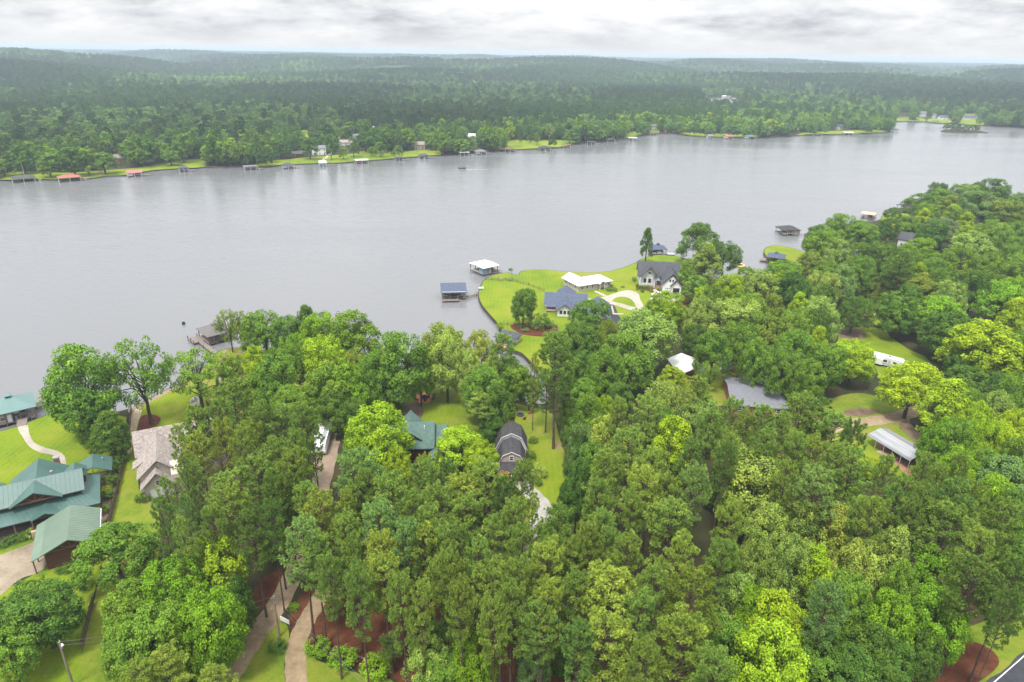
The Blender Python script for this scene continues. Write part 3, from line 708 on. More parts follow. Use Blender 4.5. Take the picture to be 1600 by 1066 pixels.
LIB = {}
LIB['b'] = [broadleaf(11 + i, shape=sh, base=bs, nclump=nc, R=r_) for i, (sh, bs, nc, r_) in enumerate(
    [('round', 0.1, 190, 5.0), ('round', 0.14, 170, 5.0), ('oval', 0.12, 180, 4.9), ('round', 0.2, 150, 5.1), ('round', 0.08, 200, 5.0), ('oval', 0.16, 160, 4.9)])]
LIB['t'] = [broadleaf(31 + i, shape=sh, base=bs, nclump=nc, R=3.6, H=14.0, cl_r=(0.5, 1.0)) for i, (sh, bs, nc) in enumerate([('cone', 0.1, 150), ('oval', 0.12, 140), ('cone', 0.14, 130)])]
LIB['o'] = [broadleaf(41 + i, shape='flat', base=0.24, nclump=105, R=5.0, cl_r=(0.5, 1.05), dens=0.9, limbs=22) for i in range(3)]       # open crowns, limbs showing
LIB['s'] = [broadleaf(51 + i, H=3.0, R=1.7, base=-0.05, nclump=60, per=120, leaf=0.22, cl_r=(0.3, 0.55), limbs=5) for i in range(3)]           # shrubs
LIB['p'] = [pine(61 + i, base=b_, nb=n_, R=r_) for i, (b_, n_, r_) in enumerate([(0.54, 48, 4.4), (0.6, 44, 4.5), (0.5, 52, 4.3), (0.62, 42, 4.6), (0.56, 46, 4.2), (0.52, 50, 4.5)])]
LIB['q'] = [pine(81 + i, base=0.34, nb=54, R=3.9, sparse=0.7) for i in range(2)]                                                        # thin pines
LIB['fb'] = [broadleaf(101 + i, H=15.0, shape=sh, base=0.1, nclump=62, per=34, leaf=0.7, cl_r=(0.8, 1.5), limbs=4) for i, sh in enumerate(['round', 'oval', 'round', 'cone'])]
LIB['fp'] = [pine(121 + i, H=20, R=4.3, base=0.42, nb=28, per=8, needles=12, nl=0.9, nw=0.36) for i in range(3)]

TONE = {  # leaf colours
 'd': (0.089, 0.164, 0.029), 'm': (0.137, 0.236, 0.032), 'y': (0.249, 0.363, 0.021), 'l': (0.234, 0.329, 0.068), 'o': (0.173, 0.236, 0.038),
 'b': (0.137, 0.230, 0.069), 'v': (0.157, 0.285, 0.021), 'w': (0.290, 0.363, 0.066), 'g': (0.193, 0.242, 0.097),
 'p': (0.203, 0.302, 0.059), 'pb': (0.187, 0.302, 0.084), 'py': (0.249, 0.329, 0.055), 'pd': (0.137, 0.225, 0.048)}
TWORD = {'d': 'dark green', 'm': 'mid green', 'y': 'bright yellow-green', 'l': 'pale green', 'o': 'olive green', 'b': 'bluish green', 'v': 'vivid green', 'w': 'creamy pale green', 'g': 'greyish green',
 'p': 'olive-green', 'pb': 'blue-green', 'py': 'yellow-tinged', 'pd': 'dark-needled'}
KNAME = {'b': ('deciduous_tree', 'leafy tree', 'tree'), 't': ('sweetgum_tree', 'narrow tree', 'tree'), 'o': ('open_crowned_tree', 'open-crowned tree', 'tree'),
 's': ('shrub', 'rounded shrub', 'shrub'), 'p': ('pine_tree', 'tall pine', 'pine'), 'q': ('thin_pine_tree', 'thin sparse pine', 'pine'),
 'fb': ('shoreline_tree', 'leafy tree', 'tree'), 'fp': ('shoreline_pine', 'pine', 'pine')}
trng = random.Random(7)
NTREE = [0]
def plant(kind, tone, loc, h, width, place, label=None):
    lib = LIB[kind]; i = NTREE[0]; NTREE[0] += 1
    crown, trunk, H0, R0 = lib[trng.randrange(len(lib))]
    nm, word, cat = KNAME[kind]
    lab = label or f'{TWORD[tone]} {word} {place}'
    t_ = thing(nm, lab, cat, loc, trng.uniform(0, 6.283), None if label else f'{TWORD[tone]} {word}s {place}')
    s = max(0.45, min(2.2, (width / 2) / (R0 * 1.02))); t_.scale = (s * trng.uniform(0.94, 1.06), s * trng.uniform(0.94, 1.06), h / H0)
    c = link(bpy.data.objects.new('crown', crown), t_)
    b = TONE[tone]; k = trng.uniform(0.86, 1.14); hsh = trng.uniform(-0.08, 0.08)
    c['tint'] = (b[0] * k * (1 + hsh), b[1] * k, b[2] * k * (1 - hsh))
    link(bpy.data.objects.new('trunk', trunk), t_)
    return t_
DEFH = {'b': 17.0, 't': 17.0, 'o': 18.0, 'p': 23.0, 'q': 22.0, 's': 2.6}
def height_from(base, top):
    """height of an upright thing from the survey pixels of its foot and its top"""
    g = G(*base); d = ray(*top); t_ = math.hypot(g.x, g.y) / math.hypot(d.x, d.y)
    return max(1.0, CAM_H + d.z * t_ - GZ)
def grove(place, rows):
    for r_ in rows:
        x_, y_, w_, kind, tone = r_[:5]
        if len(r_) >= 7 and r_[5] is not None:
            g = G(r_[5], r_[6]); h = height_from((r_[5], r_[6]), (x_, y_))
        else:
            h = DEFH[kind] * trng.uniform(0.93, 1.07)
            if len(r_) == 6: h = r_[5]
            if kind in 'bo' and h > 8: h = max(h, min(23.0, 0.92 * w_ * mpp(G(x_, y_, GZ + h))))
            g = G(x_, y_, GZ + h); g.z = GZ
        lab = r_[7] if len(r_) > 7 else None
        wm = w_ * mpp((g.x, g.y, GZ + h * 0.75))
        # the surveyed top pixel is where the crown's round top shows: step back half a crown depth
        plant(kind, tone, (g.x, g.y, GZ - 0.02), h, wm * 1.01, place, lab)
# ------------------------------------------------------------------ trees of the near shore, surveyed one by one: crown top (x, y), crown width, kind, leaf tone[, foot x, y, own label]
grove('on the waterside lawn by the teal-roofed boathouse', [
 (118, 544, 108, 'b', 'm', 147, 684, 'broad green shade tree on the lawn beside the teal-roofed boathouse'),
 (205, 533, 86, 'o', 'm', 237, 662, 'tall leaning shade tree in the red mulch bed by the stone channel'),
 (304, 549, 88, 'o', 'm', 316, 636, 'spreading tree beside the white gravel seating spot near the shore'),
 (172, 590, 66, 'o', 'd', 150, 700), (180, 640, 62, 't', 'd', 182, 718), (150, 655, 40, 'b', 'd', 152, 705)])
grove('along the shore by the hip-roofed timber dock', [
 (358, 484, 34, 'o', 'o', 364, 550), (377, 487, 34, 'o', 'o', 385, 552), (420, 484, 60, 'o', 'm', 418, 556), (479, 477, 42, 't', 'd', 484, 552), (496, 493, 54, 'b', 'v', 500, 566), (556, 490, 78, 'b', 'm', 556, 584),
 (396, 542, 42, 't', 'y'), (434, 538, 66, 'b', 'm'), (506, 532, 66, 'b', 'y', 18), (552, 545, 44, 'b', 'o'), (582, 555, 52, 'b', 'm'), (560, 570, 76, 'b', 'v', 558, 652), (424, 566, 70, 'b', 'm'), (490, 574, 76, 'b', 'm', 519, 662),
 (352, 552, 28, 'o', 'y', 8.0), (398, 500, 44, 'b', 'm', 402, 558), (446, 498, 46, 'b', 'm', 448, 556), (462, 520, 40, 'b', 'v', 466, 566), (525, 525, 46, 'b', 'm', 14.0), (366, 557, 36, 'o', 'm', 10.0), (352, 575, 34, 'b', 'm', 9.0), (395, 590, 50, 'b', 'm', 14.0), (450, 600, 55, 'b', 'm', 14.0), (520, 610, 50, 'b', 'd', 12.0), (548, 625, 46, 'b', 'd', 11.0)])
grove('between the round firepit patio and the lake', [
 (632, 524, 92, 'b', 'm', 624, 641, 'big oak with ivy-clad trunk beside the deck platform and firepit patio'),
 (688, 504, 72, 'b', 'l', 690, 612), (707, 526, 60, 'b', 'l', 700, 628), (752, 516, 50, 'b', 'w'), (783, 526, 48, 'p', 'p', 783, 632), (812, 560, 48, 'b', 'd', 800, 636), (748, 574, 68, 'b', 'm', 758, 662), (780, 600, 48, 'b', 'd'), (600, 545, 55, 'b', 'l'),
 (655, 545, 45, 'b', 'm'), (730, 545, 46, 'b', 'l'), (668, 560, 42, 'b', 'm', 12.0), (770, 640, 44, 'b', 'd', 10.0), (800, 572, 44, 'b', 'm', 804, 640), (822, 588, 34, 'b', 'd', 826, 642), (770, 560, 44, 'b', 'l', 14.0)])
grove('around the cabin with the green shingle roof', [
 (588, 636, 104, 'b', 'y'), (727, 617, 72, 'p', 'p', 757, 686), (720, 670, 74, 'b', 'y', 12.0), (752, 690, 52, 'b', 'y', 10.0), (700, 690, 40, 'b', 'o', 9.0), (662, 715, 36, 'p', 'py', 16.0), (620, 700, 50, 'b', 'y', 11.0), (560, 668, 50, 'b', 'm', 12.0)])
grove('on the lawn beside the gambrel-roofed barn', [
 (872, 526, 74, 'p', 'p', 864, 701, 'very tall lone pine rising from the lawn beyond the gambrel barn'),
 (835, 555, 16, 'q', 'py', 832, 673, 'bare thin pine trunk with few needles by the cove'),
 (888, 590, 36, 'q', 'p', 878, 680), (846, 580, 36, 'q', 'pd', 852, 676)])
grove('on the peninsula lawn', [
 (815, 455, 40, 'b', 'd', 817, 511, 'dense dark tree alone on the peninsula lawn above the mulch bed'),
 (1006, 355, 22, 't', 'd', 1008, 412, 'slim columnar dark tree at the tip of the peninsula behind the craftsman house')])
grove('in the oaks below the blue-grey roofed house', [
 (922, 472, 68, 'b', 'd'), (905, 504, 62, 'b', 'd'), (950, 500, 38, 'b', 'o'), (1008, 483, 104, 'b', 'l', 20.0), (985, 528, 84, 'b', 'm'), (950, 545, 60, 'b', 'm'), (880, 530, 40, 'b', 'd', 11.0), (925, 555, 52, 'b', 'd', 14.0),
 (1047, 462, 56, 'b', 'y', 14.0), (1025, 468, 32, 'b', 'm', 12.0), (1096, 464, 48, 'b', 'l'), (1148, 472, 80, 'b', 'l'), (1088, 508, 40, 'b', 'd', 12.0), (1120, 515, 55, 'b', 'm'), (1165, 510, 60, 'b', 'm'), (1185, 490, 50, 'b', 'm')])
grove('behind the craftsman house along the cove', [
 (1083, 347, 54, 'b', 'd', 1088, 412), (1096, 380, 48, 't', 'o', 1098, 452), (1131, 377, 48, 'b', 'd', 1127, 435), (1142, 429, 46, 'b', 'y'), (1170, 420, 30, 'b', 'm', 12.0), (1090, 432, 36, 't', 'm', 11.0), (1100, 447, 26, 'b', 'y', 9.0), (1120, 445, 36, 'b', 'm'), (1075, 405, 26, 't', 'm', 14.0)])
grove('in the woods beyond the pale grey house roof', [
 (1150, 429, 32, 'b', 'y'), (1186, 424, 66, 'b', 'l'), (1222, 411, 60, 'b', 'm'), (1220, 423, 28, 't', 'y'), (1285, 431, 58, 'b', 'l'), (1318, 417, 46, 'b', 'b'), (1252, 456, 38, 't', 'y'), (1286, 461, 56, 'b', 'l'), (1212, 464, 40, 'b', 'o'), (1215, 497, 68, 'b', 'o'), (1246, 517, 62, 'b', 'm'),
 (1281, 511, 38, 't', 'y'), (1296, 540, 54, 'b', 'm'), (1340, 538, 66, 'b', 'y', 13.0), (1190, 529, 50, 'b', 'm'), (1170, 465, 52, 'b', 'm'), (1250, 490, 48, 'b', 'm'), (1280, 490, 40, 'b', 'd'), (1230, 545, 55, 'b', 'm'), (1265, 560, 55, 'b', 'm', 14.0), (1290, 560, 40, 'b', 'd', 11.0), (1290, 445, 40, 'b', 'd'), (1252, 432, 40, 'b', 'd')])
grove('beside the mown field of the white camper', [
 (1335, 461, 54, 'b', 'd', 1328, 521, 'dark rounded tree casting bare earth at the edge of the mown field'),
 (1357, 431, 34, 'b', 'o', 1357, 471), (1398, 393, 54, 'q', 'pd', 1391, 482, 'tall pine with a pale leaning trunk above the mown field'),
 (1450, 427, 60, 'b', 'o'), (1440, 411, 32, 't', 'y'), (1410, 464, 62, 'b', 'm', 15.0), (1476, 461, 68, 'b', 'v'), (1491, 489, 80, 'b', 'd'), (1552, 504, 116, 'b', 'y', 19.0), (1570, 439, 78, 'b', 'v'), (1591, 467, 46, 't', 'y'), (1530, 500, 50, 'b', 'm'), (1492, 444, 44, 'b', 'l'),
 (1425, 445, 44, 'b', 'd'), (1600, 520, 60, 'b', 'm'), (1510, 545, 50, 'b', 'd', 12.0)])
grove('on the wooded point at the upper shore', [
 (1275, 356, 52, 'b', 'm', 1277, 419), (1315, 336, 50, 'b', 'm'), (1350, 344, 54, 'b', 'm'), (1390, 344, 34, 'b', 'd', 13.0), (1393, 323, 25, 'b', 'd', 1392, 347, 'small dark tree alone on the far lawn corner by the shore'),
 (1283, 352, 42, 'b', 'd'), (1315, 377, 42, 'b', 'l'), (1345, 379, 36, 'b', 'm'), (1385, 381, 56, 'b', 'd'), (1440, 374, 52, 'b', 'v', 14.0), (1432, 392, 36, 'b', 'm'), (1468, 287, 30, 'b', 'd'), (1440, 304, 44, 'b', 'd'), (1470, 297, 44, 'b', 'm'), (1508, 289, 44, 'b', 'm'), (1530, 285, 22, 't', 'd'),
 (1560, 281, 46, 'b', 'd'), (1490, 304, 42, 'b', 'o'), (1535, 301, 64, 'b', 'b'), (1578, 314, 60, 'b', 'o'), (1447, 326, 30, 't', 'y'), (1493, 320, 34, 't', 'y'), (1514, 332, 32, 't', 'y'), (1480, 341, 48, 'b', 'g'), (1555, 343, 60, 'b', 'm'), (1594, 346, 40, 'b', 'm'), (1511, 351, 30, 't', 'y'), (1525, 363, 70, 'b', 'l'), (1580, 362, 50, 'b', 'm'),
 (1508, 388, 66, 'b', 'm', 19.0), (1555, 394, 50, 'b', 'm'), (1568, 411, 50, 'b', 'm'), (1590, 432, 50, 'b', 'v'), (1585, 385, 40, 'b', 'm'), (1350, 400, 46, 'b', 'm'), (1300, 405, 46, 'b', 'm'), (1270, 395, 36, 'b', 'o', 12.0), (1410, 405, 46, 'b', 'm'), (1465, 405, 44, 'b', 'm'), (1480, 425, 46, 'b', 'd'), (1530, 425, 50, 'b', 'd'), (1460, 345, 44, 'b', 'd'), (1425, 340, 36, 'b', 'm', 13.0), (1600, 325, 50, 'b', 'm'), (1545, 375, 45, 'b', 'd'), (1610, 400, 60, 'b', 'm'), (1240,425,45,'b','d'),
 (1500, 330, 40, 'b', 'd'), (1600, 300, 40, 'b', 'm', 12.0), (1455, 320, 36, 'b', 'm'), (1570, 325, 44, 'b', 'd')])
grove('beside the open metal carport', [
 (1435, 569, 88, 'b', 'y', 16.0), (1490, 594, 66, 't', 'y', 17.0), (1535, 624, 46, 'b', 'y'), (1562, 609, 50, 'b', 'l'), (1592, 640, 50, 'b', 'y'), (1518, 574, 62, 'b', 'd', 11.0), (1565, 582, 54, 'b', 'd', 11.0), (1484, 658, 64, 'b', 'v'), (1525, 654, 52, 'b', 'v'), (1575, 667, 64, 'b', 'y'), (1505, 699, 56, 'b', 'v'), (1550, 700, 56, 'b', 'm'), (1600, 690, 50, 'b', 'm'), (1520, 610, 50, 'b', 'm', 13.0), (1600, 590, 50, 'b', 'm'),(1500,660,50,'b','m'), (1545,660,46,'b','y')])
grove('between the cove and the pale grey house', [
 (1052, 573, 38, 't', 'y', 10.0), (1036, 594, 68, 'b', 'l', 16.0), (1095, 594, 58, 'p', 'p', 19.0), (1016, 624, 64, 'p', 'p'), (966, 627, 40, 'p', 'p'), (922, 621, 48, 'b', 'm'), (945, 619, 32, 'b', 'y', 10.0), (924, 602, 30, 'b', 'y', 6.0), (950, 600, 34, 'b', 'd', 5.0), (1100, 614, 64, 'b', 'l'), (1113, 644, 58, 'p', 'p'), (1148, 630, 58, 'p', 'p'),
 (912, 667, 44, 'b', 'b'), (955, 651, 56, 'b', 'w'), (985, 677, 72, 'p', 'p'), (1010, 661, 48, 'b', 'l'), (1056, 655, 66, 't', 'y', 21.0), (905, 715, 44, 'b', 'd'), (930, 690, 48, 'b', 'm'), (1080, 690, 50, 'p', 'pd'), (1240, 592, 46, 'b', 'v', 8.0), (1040, 640, 46, 'b', 'm'), (1135, 700, 48, 'p', 'pd'), (895, 745, 40, 'b', 'd', 13.0), (905, 690, 44, 'b', 'd', 14.0), (898, 570, 44, 'b', 'd', 12.0), (915, 590, 44, 'b', 'm', 11.0), (892, 625, 38, 'b', 'm', 10.0), (900, 650, 40, 'b', 'd', 12.0), (940, 585, 40, 'b', 'd', 10.0), (970, 600, 44, 'b', 'd', 11.0)])
grove('in the pine wood between the barn and the carport', [
 (952, 712, 70, 'p', 'p'), (1020, 711, 68, 'p', 'p'), (1010, 739, 80, 'p', 'py'), (1086, 737, 64, 'p', 'pb'), (1048, 786, 88, 'p', 'p'), (990, 771, 50, 'p', 'p'), (938, 756, 54, 'p', 'p'), (1182, 715, 106, 'b', 'l', 19.0), (1145, 791, 62, 'p', 'py'),
 (1192, 638, 58, 'p', 'p'), (1255, 623, 72, 'p', 'p'), (1286, 625, 54, 'p', 'pd'), (1305, 651, 72, 'p', 'p'), (1335, 664, 48, 'p', 'pd'), (1250, 682, 58, 'p', 'p'), (1272, 690, 62, 'p', 'py'), (1145, 680, 54, 'p', 'p'), (1280, 736, 80, 'p', 'pb'), (1335, 712, 70, 'p', 'p'), (1386, 717, 44, 'p', 'p'),
 (1448, 712, 42, 'p', 'p'), (1412, 750, 54, 'p', 'p'), (1400, 766, 64, 'p', 'pd'), (1355, 784, 60, 'p', 'p'), (1210, 784, 64, 'b', 'l'), (1255, 784, 64, 'b', 'l'), (1310, 789, 78, 'b', 'w'), (1200, 680, 54, 'p', 'p'), (1225, 655, 50, 'p', 'p'), (1170, 650, 50, 'p', 'p'), (1310, 700, 54, 'p', 'p'), (1232, 730, 50, 'p', 'p'),
 (1468, 734, 44, 'p', 'p'), (1495, 761, 76, 'p', 'pd'), (1507, 717, 42, 'p', 'p'), (1518, 736, 26, 't', 'y', 14.0), (1575, 711, 78, 'b', 'b'), (1560, 747, 68, 'b', 'v'), (1522, 759, 54, 'p', 'p'), (1590, 770, 56, 'b', 'm'), (1450, 760, 50, 'p', 'p'),(1040,745,50,'p','p')])
grove('in the pines around the brown-shingled house', [
 (360, 597, 72, 'p', 'p'), (413, 630, 52, 'p', 'p'), (437, 641, 60, 'p', 'pb'), (472, 639, 52, 'p', 'p'), (316, 651, 48, 'p', 'p'), (345, 661, 50, 'p', 'py'), (300, 643, 56, 'p', 'p'), (388, 659, 48, 'p', 'py'), (484, 644, 42, 'q', 'p'), (277, 668, 40, 'q', 'p'), (308, 683, 58, 'p', 'py'), (378, 677, 54, 'p', 'p'), (428, 691, 66, 'p', 'p'), (460, 681, 48, 'p', 'p'),
 (285, 716, 36, 'q', 'p'), (298, 724, 46, 'q', 'pb'), (402, 721, 78, 'p', 'p'), (455, 711, 66, 'p', 'p'), (345, 746, 72, 'p', 'p'), (360, 771, 80, 'p', 'p'), (422, 751, 54, 'p', 'pd'), (258, 749, 44, 'q', 'p'), (248, 779, 46, 'q', 'pd'), (288, 779, 46, 'q', 'pb'), (282, 812, 46, 'q', 'p'), (330, 800, 54, 'p', 'pd'), (390, 800, 60, 'p', 'pd'), (420, 790, 50, 'p', 'pd'), (345, 630, 50, 'p', 'p'), (445, 745, 50, 'p', 'pd')])
grove('between the wooden fence and the long gravel drive', [
 (325, 843, 92, 'b', 'y'), (270, 888, 92, 'b', 'v'), (195, 916, 88, 'b', 'm', 14.0), (225, 960, 96, 'b', 'm', 15.0), (325, 928, 92, 'b', 'v'), (272, 955, 76, 'b', 'v', 13.0), (360, 905, 60, 'b', 'd', 13.0), (180, 975, 70, 'b', 'm', 12.0), (310, 985, 56, 'b', 'v', 9.0),
 (170, 830, 104, 'b', 'm', 10.0, ), (255, 1024, 78, 'p', 'py', 14.0), (335, 1046, 62, 'p', 'py', 12.0), (215, 1040, 60, 'p', 'py', 14.0)])
grove('on the front lawn of the green-roofed log house', [(55, 920, 108, 'b', 'd', 12.0), (5, 948, 66, 'b', 'd', 11.0), (0, 985, 80, 'b', 'm', 11.0)])
grove('in the pine grove between the gravel drive and the barn', [
 (560, 714, 86, 'p', 'pb'), (612, 744, 76, 'p', 'p'), (658, 729, 70, 'p', 'p'), (540, 768, 44, 'q', 'py'), (478, 757, 50, 'p', 'p'), (502, 779, 78, 'p', 'py'), (590, 794, 76, 'p', 'pb'), (668, 801, 70, 'p', 'p'), (595, 844, 70, 'p', 'py'), (550, 841, 44, 'p', 'p'), (490, 838, 60, 'p', 'p'), (660, 829, 74, 'p', 'py'),
 (600, 872, 76, 'p', 'py'), (514, 878, 56, 'p', 'p'), (655, 918, 54, 'p', 'p'), (692, 874, 58, 'p', 'p'), (698, 726, 46, 'p', 'pd'), (755, 725, 72, 'p', 'p'), (815, 724, 50, 'p', 'p'), (730, 747, 88, 'p', 'py'), (788, 751, 46, 'p', 'pd'), (725, 779, 76, 'p', 'p'), (800, 784, 62, 'p', 'p'), (832, 778, 40, 'q', 'p'),
 (720, 824, 58, 'p', 'p'), (778, 816, 70, 'p', 'p'), (870, 799, 64, 'p', 'p'), (930, 821, 70, 'p', 'p'), (945, 804, 54, 'p', 'p'), (858, 857, 82, 'p', 'py'), (708, 871, 64, 'p', 'p'), (770, 881, 72, 'p', 'py'), (866, 841, 50, 'p', 'p'), (555, 760, 60, 'p', 'p'), (640, 775, 60, 'p', 'p'), (540, 810, 60, 'p', 'p'), (680, 765, 60, 'p', 'p'), (630, 820, 54, 'p', 'pb'), (575, 740, 50, 'p', 'p'), (690, 835, 60, 'p', 'p'), (745, 850, 60, 'p', 'p'), (815, 830, 60, 'p', 'p'), (560, 890, 56, 'p', 'p'), (625, 905, 56, 'p', 'p'), (720, 915, 60, 'p', 'p'), (810, 880, 60, 'p', 'p'), (900, 850, 60, 'p', 'p')])
plant('p', 'pb', G(492, 1004, GZ - .02), 23.0, 7.5, '', 'leaning pine beside the forked gravel drive with a long bare trunk')
grove('at the lower pine grove edge by the street poles', [
 (920, 824, 58, 'p', 'p'), (980, 841, 64, 'p', 'p'), (1068, 847, 68, 'p', 'py'), (955, 897, 112, 'p', 'py'), (1085, 902, 98, 'p', 'o'), (855, 916, 62, 'p', 'py'), (845, 949, 74, 'p', 'p'), (835, 1002, 54, 'b', 'b', 11.0), (1065, 969, 116, 'p', 'o'), (950, 964, 102, 'p', 'py'), (955, 1045, 74, 'b', 'v', 12.0), (900, 900, 70, 'p', 'p'), (1020, 890, 70, 'p', 'p'), (905, 975, 66, 'p', 'pd'),
 (1165, 899, 78, 'b', 'l'), (1192, 929, 62, 'b', 'v'), (1212, 922, 96, 'b', 'y', 19.0), (1222, 984, 120, 'b', 'y', 19.0), (1285, 854, 58, 't', 'y', 19.0), (1300, 916, 70, 'p', 'pb'), (1345, 844, 64, 'b', 'w'), (1190, 834, 56, 'b', 'l'), (1240, 850, 60, 'b', 'l'), (1408, 822, 62, 't', 'l', 20.0), (1362, 847, 70, 'b', 'w'),
 (1455, 859, 84, 'b', 'v'), (1480, 924, 88, 'b', 'v'), (1400, 929, 78, 'b', 'v'), (1365, 984, 90, 'b', 'd', 14.0), (1340, 1010, 84, 'b', 'd', 14.0), (1490, 794, 86, 'p', 'p'), (1530, 879, 88, 'p', 'pd'), (1570, 789, 66, 'p', 'p'), (1586, 879, 66, 'p', 'pd'), (1425, 789, 54, 'p', 'pd'), (1370, 785, 60, 'p', 'p'), (1300, 960, 70, 'b', 'm', 13.0), (1280, 1010, 80, 'b', 'm', 12.0),
 (1540, 835, 70, 'p', 'p'), (1600, 840, 60, 'b', 'm'), (1450, 985, 60, 'b', 'd', 11.0), (1400, 1000, 70, 'b', 'd', 11.0), (1130, 850, 60, 'p', 'p'), (1110, 960, 60, 'b', 'm', 14.0), (1150, 980, 70, 'b', 'm', 14.0), (1000, 930, 66, 'p', 'p'), (1010, 1010, 70, 'p', 'p'), (1120, 1030, 80, 'p', 'p'),
 (670, 996, 74, 'b', 'l', 12.0), (742, 1003, 68, 'b', 'v', 13.0), (700, 965, 60, 'b', 'd', 12.0), (770, 945, 60, 'p', 'p'), (690, 1030, 60, 'b', 'm', 10.0), (620, 994, 44, 'p', 'p', 614, 1048), (800, 915, 60, 'p', 'p'), (1330, 900, 60, 'b', 'm'), (1420, 880, 60, 'b', 'm'), (1580, 930, 60, 'p', 'pd')])
grove('in the shaded understory below the pines', [
 (660, 960, 40, 'b', 'd', 7.0), (730, 960, 44, 'b', 'd', 7.0), (800, 960, 40, 'b', 'd', 6.0), (880, 1010, 40, 'b', 'd', 6.0), (1120, 760, 40, 'b', 'd', 6.0), (1180, 850, 44, 'b', 'd', 6.0), (430, 830, 40, 'b', 'v', 7.0), (545, 870, 30, 'b', 'd', 6.0), (860, 820, 40, 'b', 'v', 6.0), (880, 860, 40, 'b', 'd', 6.0),
 (1060, 800, 40, 'b', 'd', 6.0), (1230, 800, 50, 'b', 'd', 8.0), (1330, 760, 40, 'b', 'v', 6.0), (1270, 660, 40, 'b', 'y', 6.0), (1200, 700, 40, 'b', 'y', 6.0), (1360, 720, 36, 'b', 'y', 5.0), (1440, 800, 40, 'b', 'v', 6.0), (790, 660, 30, 'b', 'd', 6.0), (470, 720, 36, 'b', 'd', 6.0), (1140, 850, 46, 'b', 'v', 7.0)])
# shrubs
def shrubs(place, rows):
    for x_, y_, w_, tone, h in rows:
        g = G(x_, y_); wm = w_ * mpp(g); plant('s', tone, (g.x, g.y, GZ - 0.03), h, wm * 1.1, place)
shrubs('beside the gravel drive under the power lines', [(500, 1020, 34, 'v', 2.4), (536, 1036, 40, 'v', 2.6), (588, 1050, 44, 'v', 2.8), (436, 1016, 24, 'd', 1.8), (461, 952, 12, 'v', 1.2)])
shrubs('along the wooden fence', [(186, 722, 22, 'd', 2.6), (181, 738, 22, 'd', 2.8), (176, 757, 22, 'd', 2.8), (171, 778, 18, 'd', 2.0), (164, 800, 14, 'v', 1.6), (168, 772, 12, 'y', 1.2)])
shrubs('in front of the green-roofed log house', [(25, 846, 18, 'd', 1.5), (38, 842, 16, 'd', 1.5), (50, 838, 18, 'l', 1.6), (8, 852, 18, 'd', 1.4), (108, 886, 30, 'd', 0.9), (128, 872, 24, 'd', 0.9)])
shrubs('by the corner of the brown-shingled house', [(217, 784, 12, 'd', 1.6), (229, 782, 14, 'd', 2.2)])
shrubs('around the craftsman house on the peninsula', [(991, 440, 6, 'd', 2.0), (997, 453, 5, 'd', 1.8), (1003, 457, 5, 'd', 1.8), (1018, 457, 5, 'm', 1.6), (1009, 450, 14, 'd', 1.0), (996, 446, 4, 'y', 1.2), (1029, 453, 5, 'y', 1.3)])
shrubs('in front of the white-roofed house on the peninsula', [(952, 455, 8, 'd', 1.6), (960, 455, 7, 'd', 1.6), (955, 449, 5, 'd', 1.2), (943, 452, 5, 'd', 1.0), (973, 449, 5, 'm', 0.7)])
shrubs('in the mulch bed on the peninsula', [(842, 512, 28, 'd', 5.0), (858, 513, 16, 'm', 3.0), (866, 522, 12, 'g', 2.0), (812, 512, 10, 'b', 1.0), (822, 517, 12, 'b', 1.0), (780, 513, 9, 'y', 2.2), (798, 424, 6, 'd', 1.4)])
shrubs('around the gambrel-roofed barn', [(840, 745, 24, 'w', 3.0), (831, 718, 14, 'd', 2.2), (833, 691, 12, 'd', 1.5), (840, 758, 12, 'd', 1.6), (770, 715, 24, 'o', 3.0), (770, 745, 30, 'o', 4.0), (622, 640, 24, 'd', 2.0), (610, 636, 16, 'd', 1.6)])
shrubs('by the mown field of the white camper', [(1420, 520, 18, 'd', 2.0), (1448, 575, 12, 'd', 1.6), (1376, 512, 12, 'd', 1.6), (1428, 575, 10, 'd', 1.0)])
# a pink-flowering small tree and a dead grey one
LIB['pk'] = [broadleaf(151, H=5.0, R=1.6, base=0.25, nclump=16, per=70, leaf=0.26, cl_r=(0.4, 0.7), limbs=6)]
KNAME['pk'] = ('flowering_tree', 'pink-flowering small tree', 'tree'); TONE['k'] = (0.55, 0.20, 0.20); TWORD['k'] = 'pink'
g = G(1538, 606, 7); plant('pk', 'k', (g.x, g.y, GZ), 7.5, 5.0, '', 'small pink-flowering tree among dark trees')
g = G(785, 742, 5); TONE['yy'] = (0.42, 0.30, 0.02); TWORD['yy'] = 'golden'
plant('s', 'yy', (g.x, g.y, GZ), 4.5, 2.6, '', 'golden yellow shrub peeking between pines before the gambrel barn')
g = G(342, 700, 21); dt = thing('dead_tree', 'leafless grey dead tree among the pines behind the brown-shingled house', 'tree', (g.x, g.y, GZ))
db = MB(); db.tube([(0, 0, -.2), (0.2, 0, 8), (0, 0.1, 16)], [0.22, 0.18, 0.1], 6)
rr2 = random.Random(3); tw = MB()
for k in range(90):
    a = rr2.uniform(0, 6.28); z0 = rr2.uniform(13, 16); L = rr2.uniform(2.0, 4.6); el = rad(rr2.uniform(35, 80))
    d = Vector((math.cos(a) * math.cos(el), math.sin(a) * math.cos(el), math.sin(el))); s0 = Vector((0, 0.05, z0))
    e_ = s0 + d * L; tw.tube([s0, s0.lerp(e_, .5) + Vector((rr2.uniform(-.2, .2), rr2.uniform(-.2, .2), 0)), e_], [0.06, 0.045, 0.02], 3, cap=False)
db.build('trunk', GREYBARK, dt); tw.build('branches', GREYBARK, dt)

